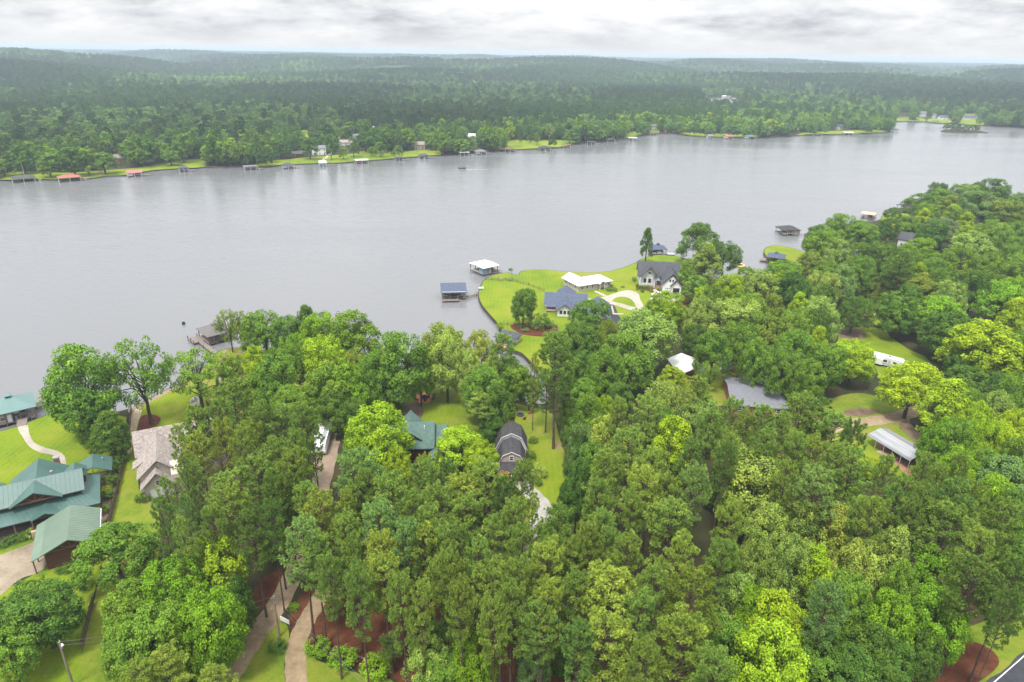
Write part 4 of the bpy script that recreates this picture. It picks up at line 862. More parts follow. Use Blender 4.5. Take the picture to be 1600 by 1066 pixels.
# ------------------------------------------------------------------ trees of the far shore
from bisect import bisect
FSX = [p[0] for p in FAR_SHORE[:33]]; FSY = [p[1] for p in FAR_SHORE[:33]]
def shore_y(x_):
    i = max(1, min(len(FSX) - 1, bisect(FSX, x_))); k = (x_ - FSX[i - 1]) / (FSX[i] - FSX[i - 1]); return FSY[i - 1] + k * (FSY[i] - FSY[i - 1])
def in_poly(pt, poly):
    x_, y_ = pt; c = False; n = len(poly)
    for i in range(n):
        x1, y1 = poly[i]; x2, y2 = poly[(i + 1) % n]
        if (y1 > y_) != (y2 > y_) and x_ < (x2 - x1) * (y_ - y1) / (y2 - y1) + x1: c = not c
    return c
FAR_HOUSE_PIX = [(185, 254, 8), (470, 244, 15), (502, 242, 19), (541, 226, 12), (556, 216, 7), (587, 205, 8), (655, 234, 13), (737, 219, 9), (1020, 199, 6), (1283, 165, 10), (1297, 166, 6), (1441, 181, 6), (1458, 184, 5), (1474, 185, 8), (1515, 184, 10), (1412, 180, 6), (1246, 205, 4), (1310, 199, 5)]
def free(x_, y_, pad=0):
    return not any(in_poly((x_, y_), pl) for pl in FAR_LAWNS) and not any(abs(x_ - a) < r_ + pad and -r_ * 0.3 < y_ - b < 30 for a, b, r_ in FAR_HOUSE_PIX)
def far_plant(x_, yb, w_, hp, kind, tone, place, label=None):
    g = G(x_, yb, FZ); k = mpp(g); plant(kind, tone, (g.x, g.y, FZ - 0.1), hp * k * 1.02, w_ * k, place, label)
for x_, yt, yb, w_, tone in [(268, 236, 259, 25, 'm'), (485, 217, 249, 25, 'd'), (518, 212, 250, 18, 'd'), (537, 229, 249.5, 15, 'm'), (553, 216, 246, 18, 'd'), (572, 197, 237, 30, 'd'), (586, 203, 240, 28, 'd'), (581, 231, 244, 13, 'm'), (595, 223, 246, 17, 'm'),
    (607, 203, 237, 23, 'd'), (615, 234, 243, 9, 'd'), (637, 203, 234, 25, 'm'), (692, 210, 241, 28, 'm'), (722, 219, 240, 28, 'm'), (762, 200, 236, 24, 'm'), (789, 206, 230, 13, 'm'), (797, 191, 220, 14, 'y'), (812, 210, 224, 7, 'd'), (827, 212, 223, 10, 'd'), (839, 210, 226, 10, 'm'), (778, 212, 236, 15, 'm'),
    (1008, 177, 206, 25, 'm'), (1168, 198, 214, 14, 'y'), (1356, 192, 206, 12, 'm'), (8, 250, 276, 26, 'm'), (40, 230, 272, 40, 'd'), (80, 243, 277, 34, 'm'), (118, 232, 275, 40, 'd'), (165, 240, 272, 36, 'm'), (225, 218, 260, 42, 'd'), (140, 235, 274, 30, 'm'), (288, 212, 254, 32, 'm'), (340, 210, 259, 26, 'd'), (360, 225, 260, 22, 'm'), (378, 227, 259, 20, 'm'), (398, 226, 257, 20, 'm'), (430, 237, 254, 13, 'd'),
    (890, 205, 224, 24, 'm'), (912, 198, 221, 28, 'm'), (940, 205, 219, 20, 'm')]:
    far_plant(x_, yb, w_, yb - yt, 'fb', tone, 'standing along the far shoreline lawns')
fr = random.Random(21); placed = []
while len(placed) < 210:
    x_ = fr.uniform(-20, 1395); sy = shore_y(max(0, x_)); y_ = sy - 2.5 - abs(fr.gauss(0, 1)) * 14 * (0.45 + 0.55 * (sy - 190) / 90)
    if sy - y_ > 40 or not free(x_, y_, 5): continue
    g = G(x_, y_, FZ)
    if any((g.x - a) ** 2 + (g.y - b) ** 2 < 46 for a, b in placed): continue
    placed.append((g.x, g.y))
    kind = 'fb' if fr.random() < 0.85 else 'fp'
    tone = fr.choice(['m', 'm', 'd', 'd', 'v', 'o', 'y']) if kind == 'fb' else 'pd'
    plant(kind, tone, (g.x, g.y, FZ - 0.1), fr.uniform(12, 19) if kind == 'fb' else fr.uniform(19, 24), fr.uniform(9, 14) if kind == 'fb' else fr.uniform(7, 9), 'in the front rank of the far shore woods')
for x_, y_, w_ in [(1478, 204.5, 9), (1487, 205, 11), (1497, 205, 12), (1508, 205.5, 11), (1518, 205.5, 10), (1526, 206, 7)]:
    g = G(x_, y_, 0.5); plant('fb', 'd', (g.x, g.y, 0.4), 9.0, w_ * mpp(g), 'on the small wooded islet')

# the forest beyond, one canopy
def pip(px_, py_, poly):
    c = np.zeros(len(px_), bool); n = len(poly)
    for i in range(n):
        x1, y1 = poly[i][0], poly[i][1]; x2, y2 = poly[(i + 1) % n][0], poly[(i + 1) % n][1]
        if y1 == y2: continue
        c ^= ((y1 > py_) != (y2 > py_)) & (px_ < (x2 - x1) * (py_ - y1) / (y2 - y1) + x1)
    return c
def forest_points(n, r0, r1, a0, a1, sp, seed):
    r = np.random.RandomState(seed)
    a = r.uniform(a0, a1, n); d = np.sqrt(r.uniform(r0 * r0, r1 * r1, n)); return d * np.sin(a), d * np.cos(a)
pts = []
area = lambda r0, r1, w_: 0.5 * w_ * (r1 * r1 - r0 * r0)
AW = rad(84)
for (r0, r1, sp, sc, seed) in [(430, 1300, 7.2, 1.0, 1), (1300, 2600, 9.5, 1.15, 2), (2600, 5000, 15, 1.6, 3), (5000, 9500, 26, 2.4, 4)]:
    n = int(area(r0, r1, AW) / (sp * sp)); x_, y_ = forest_points(n, r0, r1, -AW / 2, AW / 2, sp, seed)
    keep = pip(x_, y_, [(p.x, p.y) for p in far_poly[:-2]] + [(9000, 9000), (9000, 30000), (-9000, 30000), (-9000, 9000), (-2600, 2600)]) | (np.hypot(x_, y_) > 2300)
    for pl in FAR_LAWNS + [[(1094, 152), (1140, 151), (1158, 158), (1162, 172), (1150, 178), (1112, 174), (1094, 166)], [(490, 198), (504, 198), (506, 230), (496, 230)], [(1398, 184), (1426, 182), (1424, 175), (1406, 176)]]:
        keep &= ~pip(x_, y_, [(p.x, p.y) for p in gp(pl, FZ)])
    for a, b, r_ in FAR_HOUSE_PIX:
        g = G(a, b, FZ); k = mpp(g); ux, uy = g.x / math.hypot(g.x, g.y), g.y / math.hypot(g.x, g.y)
        al = (x_ - g.x) * ux + (y_ - g.y) * uy; ac = -(x_ - g.x) * uy + (y_ - g.y) * ux
        keep &= ~((np.abs(ac) < (r_ + 3) * k) & (al > (-95 if b > 195 else -150)) & (al < 16))
    for ax, ay in placed: keep &= ((x_ - ax) ** 2 + (y_ - ay) ** 2 > 30) if r0 < 1000 else True
    x_, y_ = x_[keep], y_[keep]
    pts.append((x_, y_, np.full(len(x_), sc)))
fx = np.concatenate([p[0] for p in pts]); fy = np.concatenate([p[1] for p in pts]); fs = np.concatenate([p[2] for p in pts])
fz = np.maximum(hills(fx, fy), FZ) - 0.3
nr = np.random.RandomState(9)
# stands of pine and of hardwood
def blob(L, seed):
    q = np.random.RandomState(seed); s = 0
    for _ in range(7):
        th = q.uniform(0, 6.28); k = 2 * math.pi / (L * q.uniform(0.6, 1.6)); s = s + np.sin(k * (fx * math.cos(th) + fy * math.sin(th)) + q.uniform(0, 6.28))
    return s / 2.6
D_ = np.hypot(fx, fy)
clear = (blob(520, 77) > 1.25) & (D_ > 1500)          # cut-over openings among the far stands
fx, fy, fz, fs, D_ = (q[~clear] for q in (fx, fy, fz, fs, D_))
nearshore = np.clip(1 - (D_ - 620 - 300 * sstep(-0.4, 0.5, np.arctan2(fx, fy))) / 260, -0.6, 1.2)
pine_p = 0.40 + 0.55 * blob(900, 31) + 0.18 * blob(180, 32) - 0.55 * np.maximum(nearshore, 0) + 0.012 * np.clip(fz - 20, -25, 25)
is_p = nr.rand(len(fx)) < np.clip(pine_p, 0.06, 0.95)
tonef = np.clip(1 + 0.20 * blob(620, 33) + 0.16 * blob(1500, 35) + 0.11 * nr.normal(size=len(fx)), 0.5, 1.8)
def forest(name, sel, protos, cols, label, hs):
    n = int(sel.sum()); me = bpy.data.meshes.new(name)
    me.vertices.add(n); me.vertices.foreach_set('co', np.stack([fx[sel], fy[sel], fz[sel]], 1).astype(np.float32).ravel())
    def attr(nm, ty, fld, arr): a = me.attributes.new(nm, ty, 'POINT'); a.data.foreach_set(fld, np.ascontiguousarray(arr).ravel())
    s = fs[sel]; hx = s * nr.uniform(hs[0], hs[1], n); hzz = np.minimum(s, 1.35) * nr.uniform(hs[2], hs[3], n)
    attr('scl', 'FLOAT_VECTOR', 'vector', np.stack([hx, hx, hzz], 1).astype(np.float32))
    attr('rot', 'FLOAT_VECTOR', 'vector', np.stack([np.zeros(n), np.zeros(n), nr.uniform(0, 6.28, n)], 1).astype(np.float32))
    attr('idx', 'INT', 'value', nr.randint(0, len(protos), n).astype(np.int32))
    ci = nr.choice(len(cols), n); C_ = np.array(cols)[ci] * tonef[sel][:, None] * nr.uniform(0.86, 1.14, n)[:, None]
    attr('tint', 'FLOAT_VECTOR', 'vector', C_.astype(np.float32))
    o = link(bpy.data.objects.new(name, me)); o['kind'] = 'stuff'; o['label'] = label
    ng = bpy.data.node_groups.new(name + '_scatter', 'GeometryNodeTree')
    ng.interface.new_socket('Geometry', in_out='INPUT', socket_type='NodeSocketGeometry'); ng.interface.new_socket('Geometry', in_out='OUTPUT', socket_type='NodeSocketGeometry')
    gi = ng.nodes.new('NodeGroupInput'); go = ng.nodes.new('NodeGroupOutput'); ip = ng.nodes.new('GeometryNodeInstanceOnPoints'); jn = ng.nodes.new('GeometryNodeJoinGeometry')
    for p in protos:
        oi = ng.nodes.new('GeometryNodeObjectInfo'); oi.inputs['Object'].default_value = p; oi.inputs['As Instance'].default_value = True; oi.transform_space = 'ORIGINAL'
        ng.links.new(oi.outputs['Geometry'], jn.inputs[0])
    def na(nm, ty): q = ng.nodes.new('GeometryNodeInputNamedAttribute'); q.data_type = ty; q.inputs['Name'].default_value = nm; return q.outputs['Attribute']
    ng.links.new(gi.outputs[0], ip.inputs['Points']); ng.links.new(jn.outputs[0], ip.inputs['Instance'])
    ip.inputs['Pick Instance'].default_value = True
    ng.links.new(na('idx', 'INT'), ip.inputs['Instance Index']); ng.links.new(na('rot', 'FLOAT_VECTOR'), ip.inputs['Rotation']); ng.links.new(na('scl', 'FLOAT_VECTOR'), ip.inputs['Scale'])
    ng.links.new(ip.outputs[0], go.inputs[0])
    md = o.modifiers.new('scatter', 'NODES'); md.node_group = ng
    return o
def protos_of(kind):
    out = []
    for lib in LIB[kind]:
        for o in bpy.data.objects:
            if o.type == 'MESH' and o.data == lib[0]: out.append(o); break
    return out
forest('pine_forest', is_p, protos_of('fp'), [(0.078, 0.141, 0.055), (0.067, 0.125, 0.050), (0.094, 0.157, 0.058)], 'dark pine forest covering the hills beyond the lake', (0.85, 1.25, 0.8, 1.1))
forest('hardwood_forest', ~is_p, protos_of('fb'), [(0.092, 0.171, 0.045), (0.115, 0.208, 0.048), (0.161, 0.261, 0.048), (0.077, 0.147, 0.048)], 'lighter green hardwood forest beyond the lake', (0.75, 1.2, 0.72, 1.05))
# ------------------------------------------------------------------ buildings of the near shore (local x along the front, y away from it, z from the ground)
def posts(parent, pts, z0, z1, mt, r=0.1):
    for px_, py_ in pts: MB().box(px_ - r, px_ + r, py_ - r, py_ + r, z0, z1).build('post', mt, parent)
def truss(parent, x0, x1, y, ze, zr, mt):
    m_ = MB(); xm = (x0 + x1) / 2
    m_.tube([(x0, y, ze), (x1, y, ze)], 0.11, 4); m_.tube([(xm, y, ze), (xm, y, zr)], 0.1, 4)
    m_.tube([(xm, y, ze), ((x0 + xm) / 2, y, (ze + zr) / 2)], 0.09, 4); m_.tube([(xm, y, ze), ((x1 + xm) / 2, y, (ze + zr) / 2)], 0.09, 4)
    return m_.build('truss', mt, parent)

# log house with the green metal roof
h = thing('log_house', 'sprawling log house with green metal gable roofs and wraparound porch', 'house', (-83.2, 114.3, GZ), rad(29.5))
MB().prism(pent(3.9, 11.0, 0, 5.6, 7.6), -30, -2.9, 'x').build('wall', LOG, h)
r_ = MB().prism(vee(3.0, 11.9, 5.55, 8.1, 0.2), -31, -2.2, 'x').build('roof', GREENMETAL, h)
seams(r_, [(-31, 7.45, 8.13), (-2.2, 7.45, 8.13)], [(-31, 3.0, 5.58), (-2.2, 3.0, 5.58)], 36, GREENMETAL)
MB().prism(pent(-14.0, -6.9, 5.0, 5.7, 7.3), 3.2, 7.0, 'y').build('gable_wall', LOG, h)
MB().prism(vee(-14.9, -6.0, 5.62, 7.95, 0.2), 2.2, 7.3, 'y').build('gable_roof', GREENMETAL, h)
truss(h, -13.4, -7.5, 2.6, 5.8, 7.3, BROWNWOOD)
MB().prism(pent(-15.0, -5.6, 0, 4.6, 7.6), 11.0, 14.6, 'y').build('gable_wall', LOG, h)
MB().prism(vee(-15.9, -4.7, 4.5, 8.12, 0.2), 7.6, 15.8, 'y').build('gable_roof', GREENMETAL, h)
for cx_, w_ in ((-18.6, 2.4), (-3.9, 2.0)):
    MB().prism(pent(cx_ - w_ + .3, cx_ + w_ - .3, 4.0, 5.9, 6.8), 8.4, 11.8, 'y').build('dormer_wall', LOG, h)
    MB().prism(vee(cx_ - w_, cx_ + w_, 5.8, 7.2, 0.16), 7.9, 12.4, 'y').build('dormer_roof', GREENMETAL, h)
pr = MB(); pr.poly([(-31, 3.85, 4.5), (-2.85, 3.85, 4.5), (0.2, -0.2, 3.5), (-31, -0.2, 3.5)]).poly([(-2.85, 3.85, 4.5), (-2.85, 11.4, 4.5), (0.2, 11.4, 3.5), (0.2, -0.2, 3.5)])
pr.poly([(-31, 3.85, 4.32), (-31, -0.2, 3.32), (0.2, -0.2, 3.32), (-2.85, 3.85, 4.32)]).poly([(-2.85, 3.85, 4.32), (0.2, -0.2, 3.32), (0.2, 11.4, 3.32), (-2.85, 11.4, 4.32)])
pr.poly([(-31, -0.2, 3.5), (0.2, -0.2, 3.5), (0.2, -0.2, 3.32), (-31, -0.2, 3.32)]).poly([(0.2, -0.2, 3.5), (0.2, 11.4, 3.5), (0.2, 11.4, 3.32), (0.2, -0.2, 3.32)])
p_ = pr.build('porch_roof', GREENMETAL, h)
seams(p_, [(-31, 3.85, 4.53), (-3, 3.85, 4.53)], [(-31, -0.2, 3.53), (-0.5, -0.2, 3.53)], 36, GREENMETAL, 0.03)
MB().prism(vee(-11.6, -6.6, 3.55, 4.6, 0.15), -0.9, 3.0, 'y').build('porch_gable', GREENMETAL, h)
posts(h, [(x_, 0.1) for x_ in np.arange(-29, 0.1, 2.9)] + [(-0.1, y_) for y_ in (3, 6, 9, 11)], 0, 3.35, BROWNWOOD, 0.12)
rail = MB(); rail.box(-30, 0, 0.0, 0.08, 0.85, 0.95).box(-30, 0, 0.0, 0.08, 0.25, 0.32); rail.build('railing', BROWNWOOD, h)
MB().box(-31, 0.1, -0.1, 3.9, 0.0, 0.18).build('porch_floor', DECK, h)
for x_ in (-26, -21, -16.5, -12, -8.5, -5): window(h, (x_, 3.9, 5.0), 1.0, 0.6, 'y-', BROWNWOOD)
for x_ in (-24, -18, -6): window(h, (x_, 3.9, 1.7), 1.2, 1.3, 'y-', BROWNWOOD)
door(h, (-9, 3.9, 0.2), 1.1, 2.1, 'y-', BROWNWOOD)
MB().tube([(-7.6, 8.2, 7.6), (-7.6, 8.2, 8.6)], 0.28, 8).build('roof_vent', GALV, h)

h = thing('garage', 'detached log garage with pale green metal gable roof', 'garage', (-80.4, 100.0, GZ), rad(28.2))
MB().prism(pent(-4.2, 3.8, 0, 3.3, 5.3), 0.7, 10.8, 'y').build('wall', LOG, h)
r_ = MB().prism([(-6.2, 3.3), (-4.6, 3.95), (0, 6.0), (4.6, 3.75), (4.6, 3.55), (0, 5.8), (-4.6, 3.75), (-6.2, 3.1)], -0.2, 11.4, 'y').build('roof', PALEGREEN, h)
seams(r_, [(0, -0.2, 6.03), (0, 11.4, 6.03)], [(4.6, -0.2, 3.78), (4.6, 11.4, 3.78)], 20, PALEGREEN, 0.03); seams(r_, [(0, -0.2, 6.03), (0, 11.4, 6.03)], [(-4.6, -0.2, 3.98), (-4.6, 11.4, 3.98)], 20, PALEGREEN, 0.03)
truss(h, -3.4, 3.4, 0.45, 3.9, 5.5, BROWNWOOD); window(h, (1.0, 0.7, 1.7), 1.4, 1.0, 'y-', BROWNWOOD)
posts(h, [(-6.0, y_) for y_ in (0.5, 4, 7.5, 11)], 0, 3.2, BROWNWOOD)
MB().box(4.64, 4.76, -0.2, 11.4, 3.5, 3.66).build('gutter', WHITE, h)
h = thing('pavilion', 'small open garden pavilion with green metal gable roof behind log house', 'pavilion', (-91.2, 126.6, GZ), rad(28))
MB().prism(vee(-3.5, 3.5, 3.7, 5.4, 0.18), -3.0, 3.0, 'y').build('roof', GREENMETAL, h); truss(h, -2.8, 2.8, -2.7, 3.6, 4.9, BROWNWOOD)
posts(h, [(a, b) for a in (-3, 3) for b in (-2.7, 2.7)], 0, 3.7, BROWNWOOD, 0.13); MB().box(-3.2, 3.2, -2.8, 2.8, 0.05, 0.15).build('floor', OLDCONC, h)
MB().tube([(1.8, 0.8, 4.4), (1.8, 0.8, 5.2)], 0.2, 8).build('roof_vent', GALV, h)

def boat(name, label, loc, rz, L, W, hull, group=None, top=None, engine=True):
    b = thing(name, label, 'boat', loc, rz, group); m_ = MB(); sec = []
    for t_, wf, zb in ((0, 0.92, 0.0), (0.35, 1.0, -0.05), (0.7, 0.85, 0.0), (0.9, 0.45, 0.12), (1.0, 0.06, 0.25)):
        y_ = (t_ - 0.5) * L; sec.append([(-W / 2 * wf, y_, 0.62 + 0.15 * t_), (-W / 2 * wf * 0.75, y_, zb), (W / 2 * wf * 0.75, y_, zb), (W / 2 * wf, y_, 0.62 + 0.15 * t_)])
    for a, c in zip(sec, sec[1:]):
        for i in range(3): m_.poly([a[i], a[i + 1], c[i + 1], c[i]])
    m_.poly(sec[0][::-1]); hb_ = m_.build('hull', hull, b)
    k = MB(); k.poly([(s[0][0] * 0.97, s[0][1], s[0][2] - 0.12) for s in sec] + [(s[3][0] * 0.97, s[3][1], s[3][2] - 0.12) for s in sec[::-1]]); k.build('deck', CREAM, b)
    MB().box(-W * 0.3, W * 0.3, -L * 0.3, -L * 0.1, 0.5, 1.0).box(-W * .36, -W * .1, L * .02, L * .1, .5, 1.05).box(W * .1, W * .36, L * .02, L * .1, .5, 1.05).build('seats', TAN, b)
    MB().poly([(-W * .36, L * .14, .62), (W * .36, L * .14, .62), (W * .3, L * .1, 1.15), (-W * .3, L * .1, 1.15)]).build('windscreen', GLASS, b)
    if engine: MB().box(-0.22, 0.22, -L / 2 - 0.4, -L / 2, 0.3, 1.1).build('engine', BLACKPL, b)
    if top:
        MB().box(-W * .42, W * .42, -L * .2, L * .2, 1.95, 2.05).build('canopy', top, b); posts(b, [(sx * W * .4, sy * L * .18) for sx in (-1, 1) for sy in (-1, 1)], 0.6, 1.95, STEEL, 0.03)
    return b
def boathouse(name, label, loc, rz, W, D, roof, rm, wm=None, ze=3.2, zr=4.8, wall=(0.0, 0.4), deck=0.7, group=None, small=False, cupola=False, lattice=True):
    """stands in the water on piles; x 0..W, y 0..D; roof 'hip', 'gable', 'flat', 'shed'; wall = share of the width closed in"""
    b = thing(name, label, 'boathouse', (loc[0], loc[1], 0), rz, group)
    n = 2 if small else 3; e_ = 0.5
    for x_ in np.linspace(0.1, W - 0.1, n + 1):
        for y_ in (0.1, D - 0.1): MB().box(x_ - 0.12, x_ + 0.12, y_ - 0.12, y_ + 0.12, -1.6, ze).build('post', WOOD if not small else WHITE, b)
    s0, s1 = W * wall[0], W * wall[1]
    MB().box(s0, s1, 0, D, deck - 0.18, deck).build('deck', DECK, b)
    MB().box(0, W, D - 1.2, D, deck - 0.19, deck - 0.01).build('walk', DECK, b)
    if s0 > 0.5: MB().box(0, 1.2, 0, D - 1.2, deck - 0.19, deck - 0.01).build('walk', DECK, b)
    if s1 < W - 0.5: MB().box(W - 1.2, W, 0, D - 1.2, deck - 0.19, deck - 0.01).build('walk', DECK, b)
    if wm: MB().box(s0 + 0.15, s1 - 0.15, 0.4, D - 0.4, deck, ze - 0.1).build('wall', wm, b)
    if roof == 'hip': MB().hip(-e_, W + e_, -e_, D + e_, ze, zr, min(W, D) / 2 + e_ - 0.05).build('roof', rm, b)
    elif roof == 'gable': MB().prism(vee(-e_, D + e_, ze, zr, 0.18), -e_, W + e_, 'x').build('roof', rm, b)
    elif roof == 'flat': MB().prism(vee(-e_, D + e_, ze, ze + 0.35, 0.25), -e_, W + e_, 'x').build('roof', rm, b)
    elif roof == 'shed': MB().prism([(-e_, ze), (D + e_, zr), (D + e_, zr - 0.2), (-e_, ze - 0.2)], -e_, W + e_, 'x').build('roof', rm, b)
    if cupola:
        c = MB().box(W / 2 - 0.5, W / 2 + 0.5, D / 2 - 0.5, D / 2 + 0.5, zr - 0.4, zr + 0.3).build('cupola', DARK, b); MB().hip(W / 2 - 0.75, W / 2 + 0.75, D / 2 - 0.75, D / 2 + 0.75, zr + 0.3, zr + 0.75, 0.7).build('cupola_roof', rm, c)
    return b
def walkway(name, label, a, b_, w_=1.4, z=0.8, group=None, mt=None):
    a, b_ = Vector((a[0], a[1], 0)), Vector((b_[0], b_[1], 0)); d = b_ - a; L = d.length
    o = thing(name, label, 'dock', (a.x, a.y, 0), math.atan2(d.y, d.x), group)
    MB().box(0, L, -w_ / 2, w_ / 2, z - 0.15, z).build('deck', mt or DECK, o)
    n = max(2, int(L / 3.5) + 1)
    for x_ in np.linspace(0.2, L - 0.2, n):
        for s in (-1, 1): MB().box(x_ - 0.1, x_ + 0.1, s * w_ / 2 - 0.1, s * w_ / 2 + 0.1, -1.5, z + 0.35).build('post', WOOD, o)
    return o

def off(loc, rz, x_, y_): return (loc[0] + x_ * math.cos(rz) - y_ * math.sin(rz), loc[1] + x_ * math.sin(rz) + y_ * math.cos(rz))
# teal-roofed boathouse and its dock
L0, R0 = (-131.0, 149.5), rad(37)
b = boathouse('boathouse', 'large boathouse with teal hip roof and cupola beside the green lawn', L0, R0, 9.6, 9.0, 'hip', TEAL, TAN, 4.0, 6.4, (0, 0.5), 1.0, cupola=True)
door(b, (5.0 - 1.0, 0.4, 1.0), 0.9, 2.0, 'y-', WHITE); window(b, (2.6, 0.4, 2.2), 1.2, 1.0, 'y-')
boat('motorboat', 'grey covered motorboat inside the teal-roofed boathouse', (*off(L0, R0, 7.1, 4.5), 0.3), R0, 6.5, 2.3, STEEL, top=BLACKPL)
walkway('dock', 'wooden gangway from the lawn to the teal-roofed boathouse', tuple(G(34, 667, 1))[:2], tuple(G(36, 650, 1))[:2], 2.2, 1.25)
walkway('dock', 'pale swim dock beside the teal-roofed boathouse', off(L0, R0, 9.6, 7.8), off(L0, R0, 17.0, 8.6), 2.6, 0.9, mt=OLDCONC)
# hip-roofed timber dock
L0, R0 = (-98.8, 204.4), rad(43)
b = boathouse('boathouse', 'timber dock shelter with grey-brown hip roof and cupola', L0, R0, 7.6, 9.2, 'hip', mat('brown_grey_roof', (0.115, 0.108, 0.104), 0.8, noise=0.1, nscale=0.5), None, 3.5, 5.4, (0, 0.35), 0.8, cupola=True)
MB().box(0.1, 6.9, 0.02, 0.14, 0.95, 1.5).build('railing', BROWNWOOD, b); MB().box(-3.6, -0.02, 4.0, 9.6, 0.62, 0.8).build('platform', DECK, b)
posts(b, [(-3.5, 4.1), (-3.5, 9.5), (-0.5, 9.5), (-3.5, 6.8)], -1.5, 1.8, WOOD, 0.12)
walkway('dock', 'long timber gangway leading out to the hip-roofed dock shelter', off(L0, R0, -1.2, -8.5), off(L0, R0, -1.2, 3.95), 1.7, 0.82)
boat('motorboat', 'dark boat moored under the hip-roofed dock shelter', (*off(L0, R0, 4.6, 4.2), 0.2), R0, 6.5, 2.2, BLUEBOAT)
bu = thing('buoy', 'small black mooring buoy floating off the timber dock', 'buoy', (*tuple(G(287, 507, 0))[:2], 0)); MB().tube([(0, 0, -0.3), (0, 0, 0.3), (0, 0, 0.9), (0, 0, 1.2)], [0.3, 0.6, 0.45, 0.1], 10).build('float', BLACKPL, bu)
MB().tube([(0, 0, 1.2), (0, 0, 1.7)], 0.05, 5).build('handle', WHITE, bu)

# brown-shingled house
h = thing('shingled_house', 'tan house with stepped front gables and mottled brown shingle roof among pines', 'house', (-78.3, 120.4, GZ), rad(26))
MB().prism(pent(0.4, 7.8, 0, 4.4, 7.4), 1.2, 12, 'y').build('wall', CREAM, h)
MB().prism(vee(-0.3, 8.5, 4.3, 8.2, 0.25), 0.6, 14.6, 'y').build('roof', BROWNSH, h)
MB().prism(pent(0.9, 6.6, 0, 3.2, 5.9), -1.2, 1.2, 'y').build('gable_wall', CREAM, h)
MB().prism(vee(0.2, 7.2, 3.1, 6.6, 0.25), -1.9, 2.2, 'y').build('gable_roof', BROWNSH, h)
MB().prism(pent(-0.4, 4.6, 0, 4.6, 6.6), 6.4, 9.0, 'x').build('bay_wall', CREAM, h)
MB().prism(pent(11.2, 18.4, 0, 4.5, 8.0), 0.2, 16, 'x').build('wall', CREAM, h)
MB().prism(vee(10.5, 19.2, 4.3, 8.7, 0.25), -0.8, 16.6, 'x').build('main_roof', BROWNSH, h)
MB().prism([(-1.2, 4.3), (4.2, 7.5), (4.2, 7.25), (-1.2, 4.05)], 5.6, 8.8, 'y').build('dormer_roof', BROWNSH, h)
MB().box(1.9, 5.6, -1.26, -1.2, 0.2, 2.5).build('garage_door', GREYSIDE, h)
window(h, (3.7, -1.2, 3.9), 0.9, 1.2, 'y-')
window(h, (0.4, 5.0, 2.0), 1.2, 1.4, 'x-'); window(h, (0.4, 9.0, 2.0), 1.2, 1.4, 'x-'); window(h, (0.2, 14.5, 2.2), 1.2, 1.4, 'x-')

# cabin
h = thing('cabin', 'log cabin with green shingle roof and small front gable dormer', 'house', (-22.0, 141.6, GZ), rad(4))
MB().prism(pent(-4.4, 3.6, 0, 3.9, 7.1), -8, 3.4, 'x').build('wall', LOG, h)
MB().prism(vee(-5.3, 4.6, 3.6, 7.9, 0.2, ym=-0.2), -8.6, 4.0, 'x').build('roof', GREENSHINGLE, h)
MB().prism(vee(-5.2, 1.0, 4.6, 7.94, 0.2), -0.1, 5.6, 'y').build('rear_gable_roof', GREENSHINGLE, h)
MB().prism(pent(-3.6, 0.6, 4.4, 5.3, 6.6), -3.6, -0.6, 'y').build('dormer_wall', LOG, h); MB().prism(vee(-4.1, 1.1, 5.2, 7.1, 0.18), -4.1, -0.4, 'y').build('dormer_roof', GREENSHINGLE, h)
window(h, (-1.5, -3.6, 5.4), 1.2, 0.8, 'y-', BROWNWOOD)
MB().prism(vee(-3.4, 5.2, 3.4, 6.6, 0.2, ym=0.6), 4.02, 7.0, 'x').build('side_roof', GREENSHINGLE, h); MB().box(3.4, 6.4, -2.6, 4.4, 0, 3.5).build('side_wall', LOG, h)
MB().prism(vee(2.6, 6.4, 2.7, 3.9, 0.15), -9.2, -5.4, 'y').build('porch_roof', GREENSHINGLE, h); posts(h, [(3.0, -8.9), (6.0, -8.9)], 0, 2.7, BROWNWOOD)
window(h, (-5.5, -4.4, 1.8), 1.2, 1.3, 'y-', BROWNWOOD); door(h, (1.5, -4.4, 0), 1.0, 2.1, 'y-', BROWNWOOD)
MB().tube([(1.6, -1.6, 6.6), (1.6, -1.6, 7.6)], 0.12, 8).build('roof_vent', WHITE, h)

# gambrel barn
h = thing('gambrel_barn', 'barn with dark shingle gambrel roof, white trim and pinkish gable', 'barn', (0.3, 129.6, GZ), rad(0.5))
def gam(w0, z0, w1, z1, zr, t): return [(-w0, z0), (-w1, z1), (0, zr), (w1, z1), (w0, z0), (w0 - t, z0 - t * .3), (w1 - t * .7, z1 - t), (0, zr - t), (-w1 + t * .7, z1 - t), (-w0 + t, z0 - t * .3)]
fa = lambda w0, z0, w1, z1, zr: [(-w0, 0), (w0, 0), (w0, z0), (w1, z1), (0, zr), (-w1, z1), (-w0, z0)]
MB().prism(fa(2.95, 3.6, 1.85, 6.0, 6.9), 0.5, 6.9, 'y').build('wall', PINKWALL, h); MB().prism(gam(3.25, 3.5, 2.05, 6.15, 7.15, 0.18), 0.3, 6.9, 'y').build('roof', DARKSH, h)
MB().prism(fa(3.4, 3.9, 2.1, 6.8, 7.8), 7.0, 12.2, 'y').build('rear_wall', WHITE, h); MB().prism(gam(3.8, 3.7, 2.35, 6.95, 8.15, 0.18), 6.75, 12.6, 'y').build('rear_roof', DARKSH, h)
def gtrim(y0, w0, z0, w1, z1, zr):
    m_ = MB(); P = [(-w0, y0, z0), (-w1, y0, z1), (0, y0, zr), (w1, y0, z1), (w0, y0, z0)]
    for a, c in zip(P, P[1:]): m_.tube([a, c], 0.085, 4)
    m_.build('trim', WHITE, h)
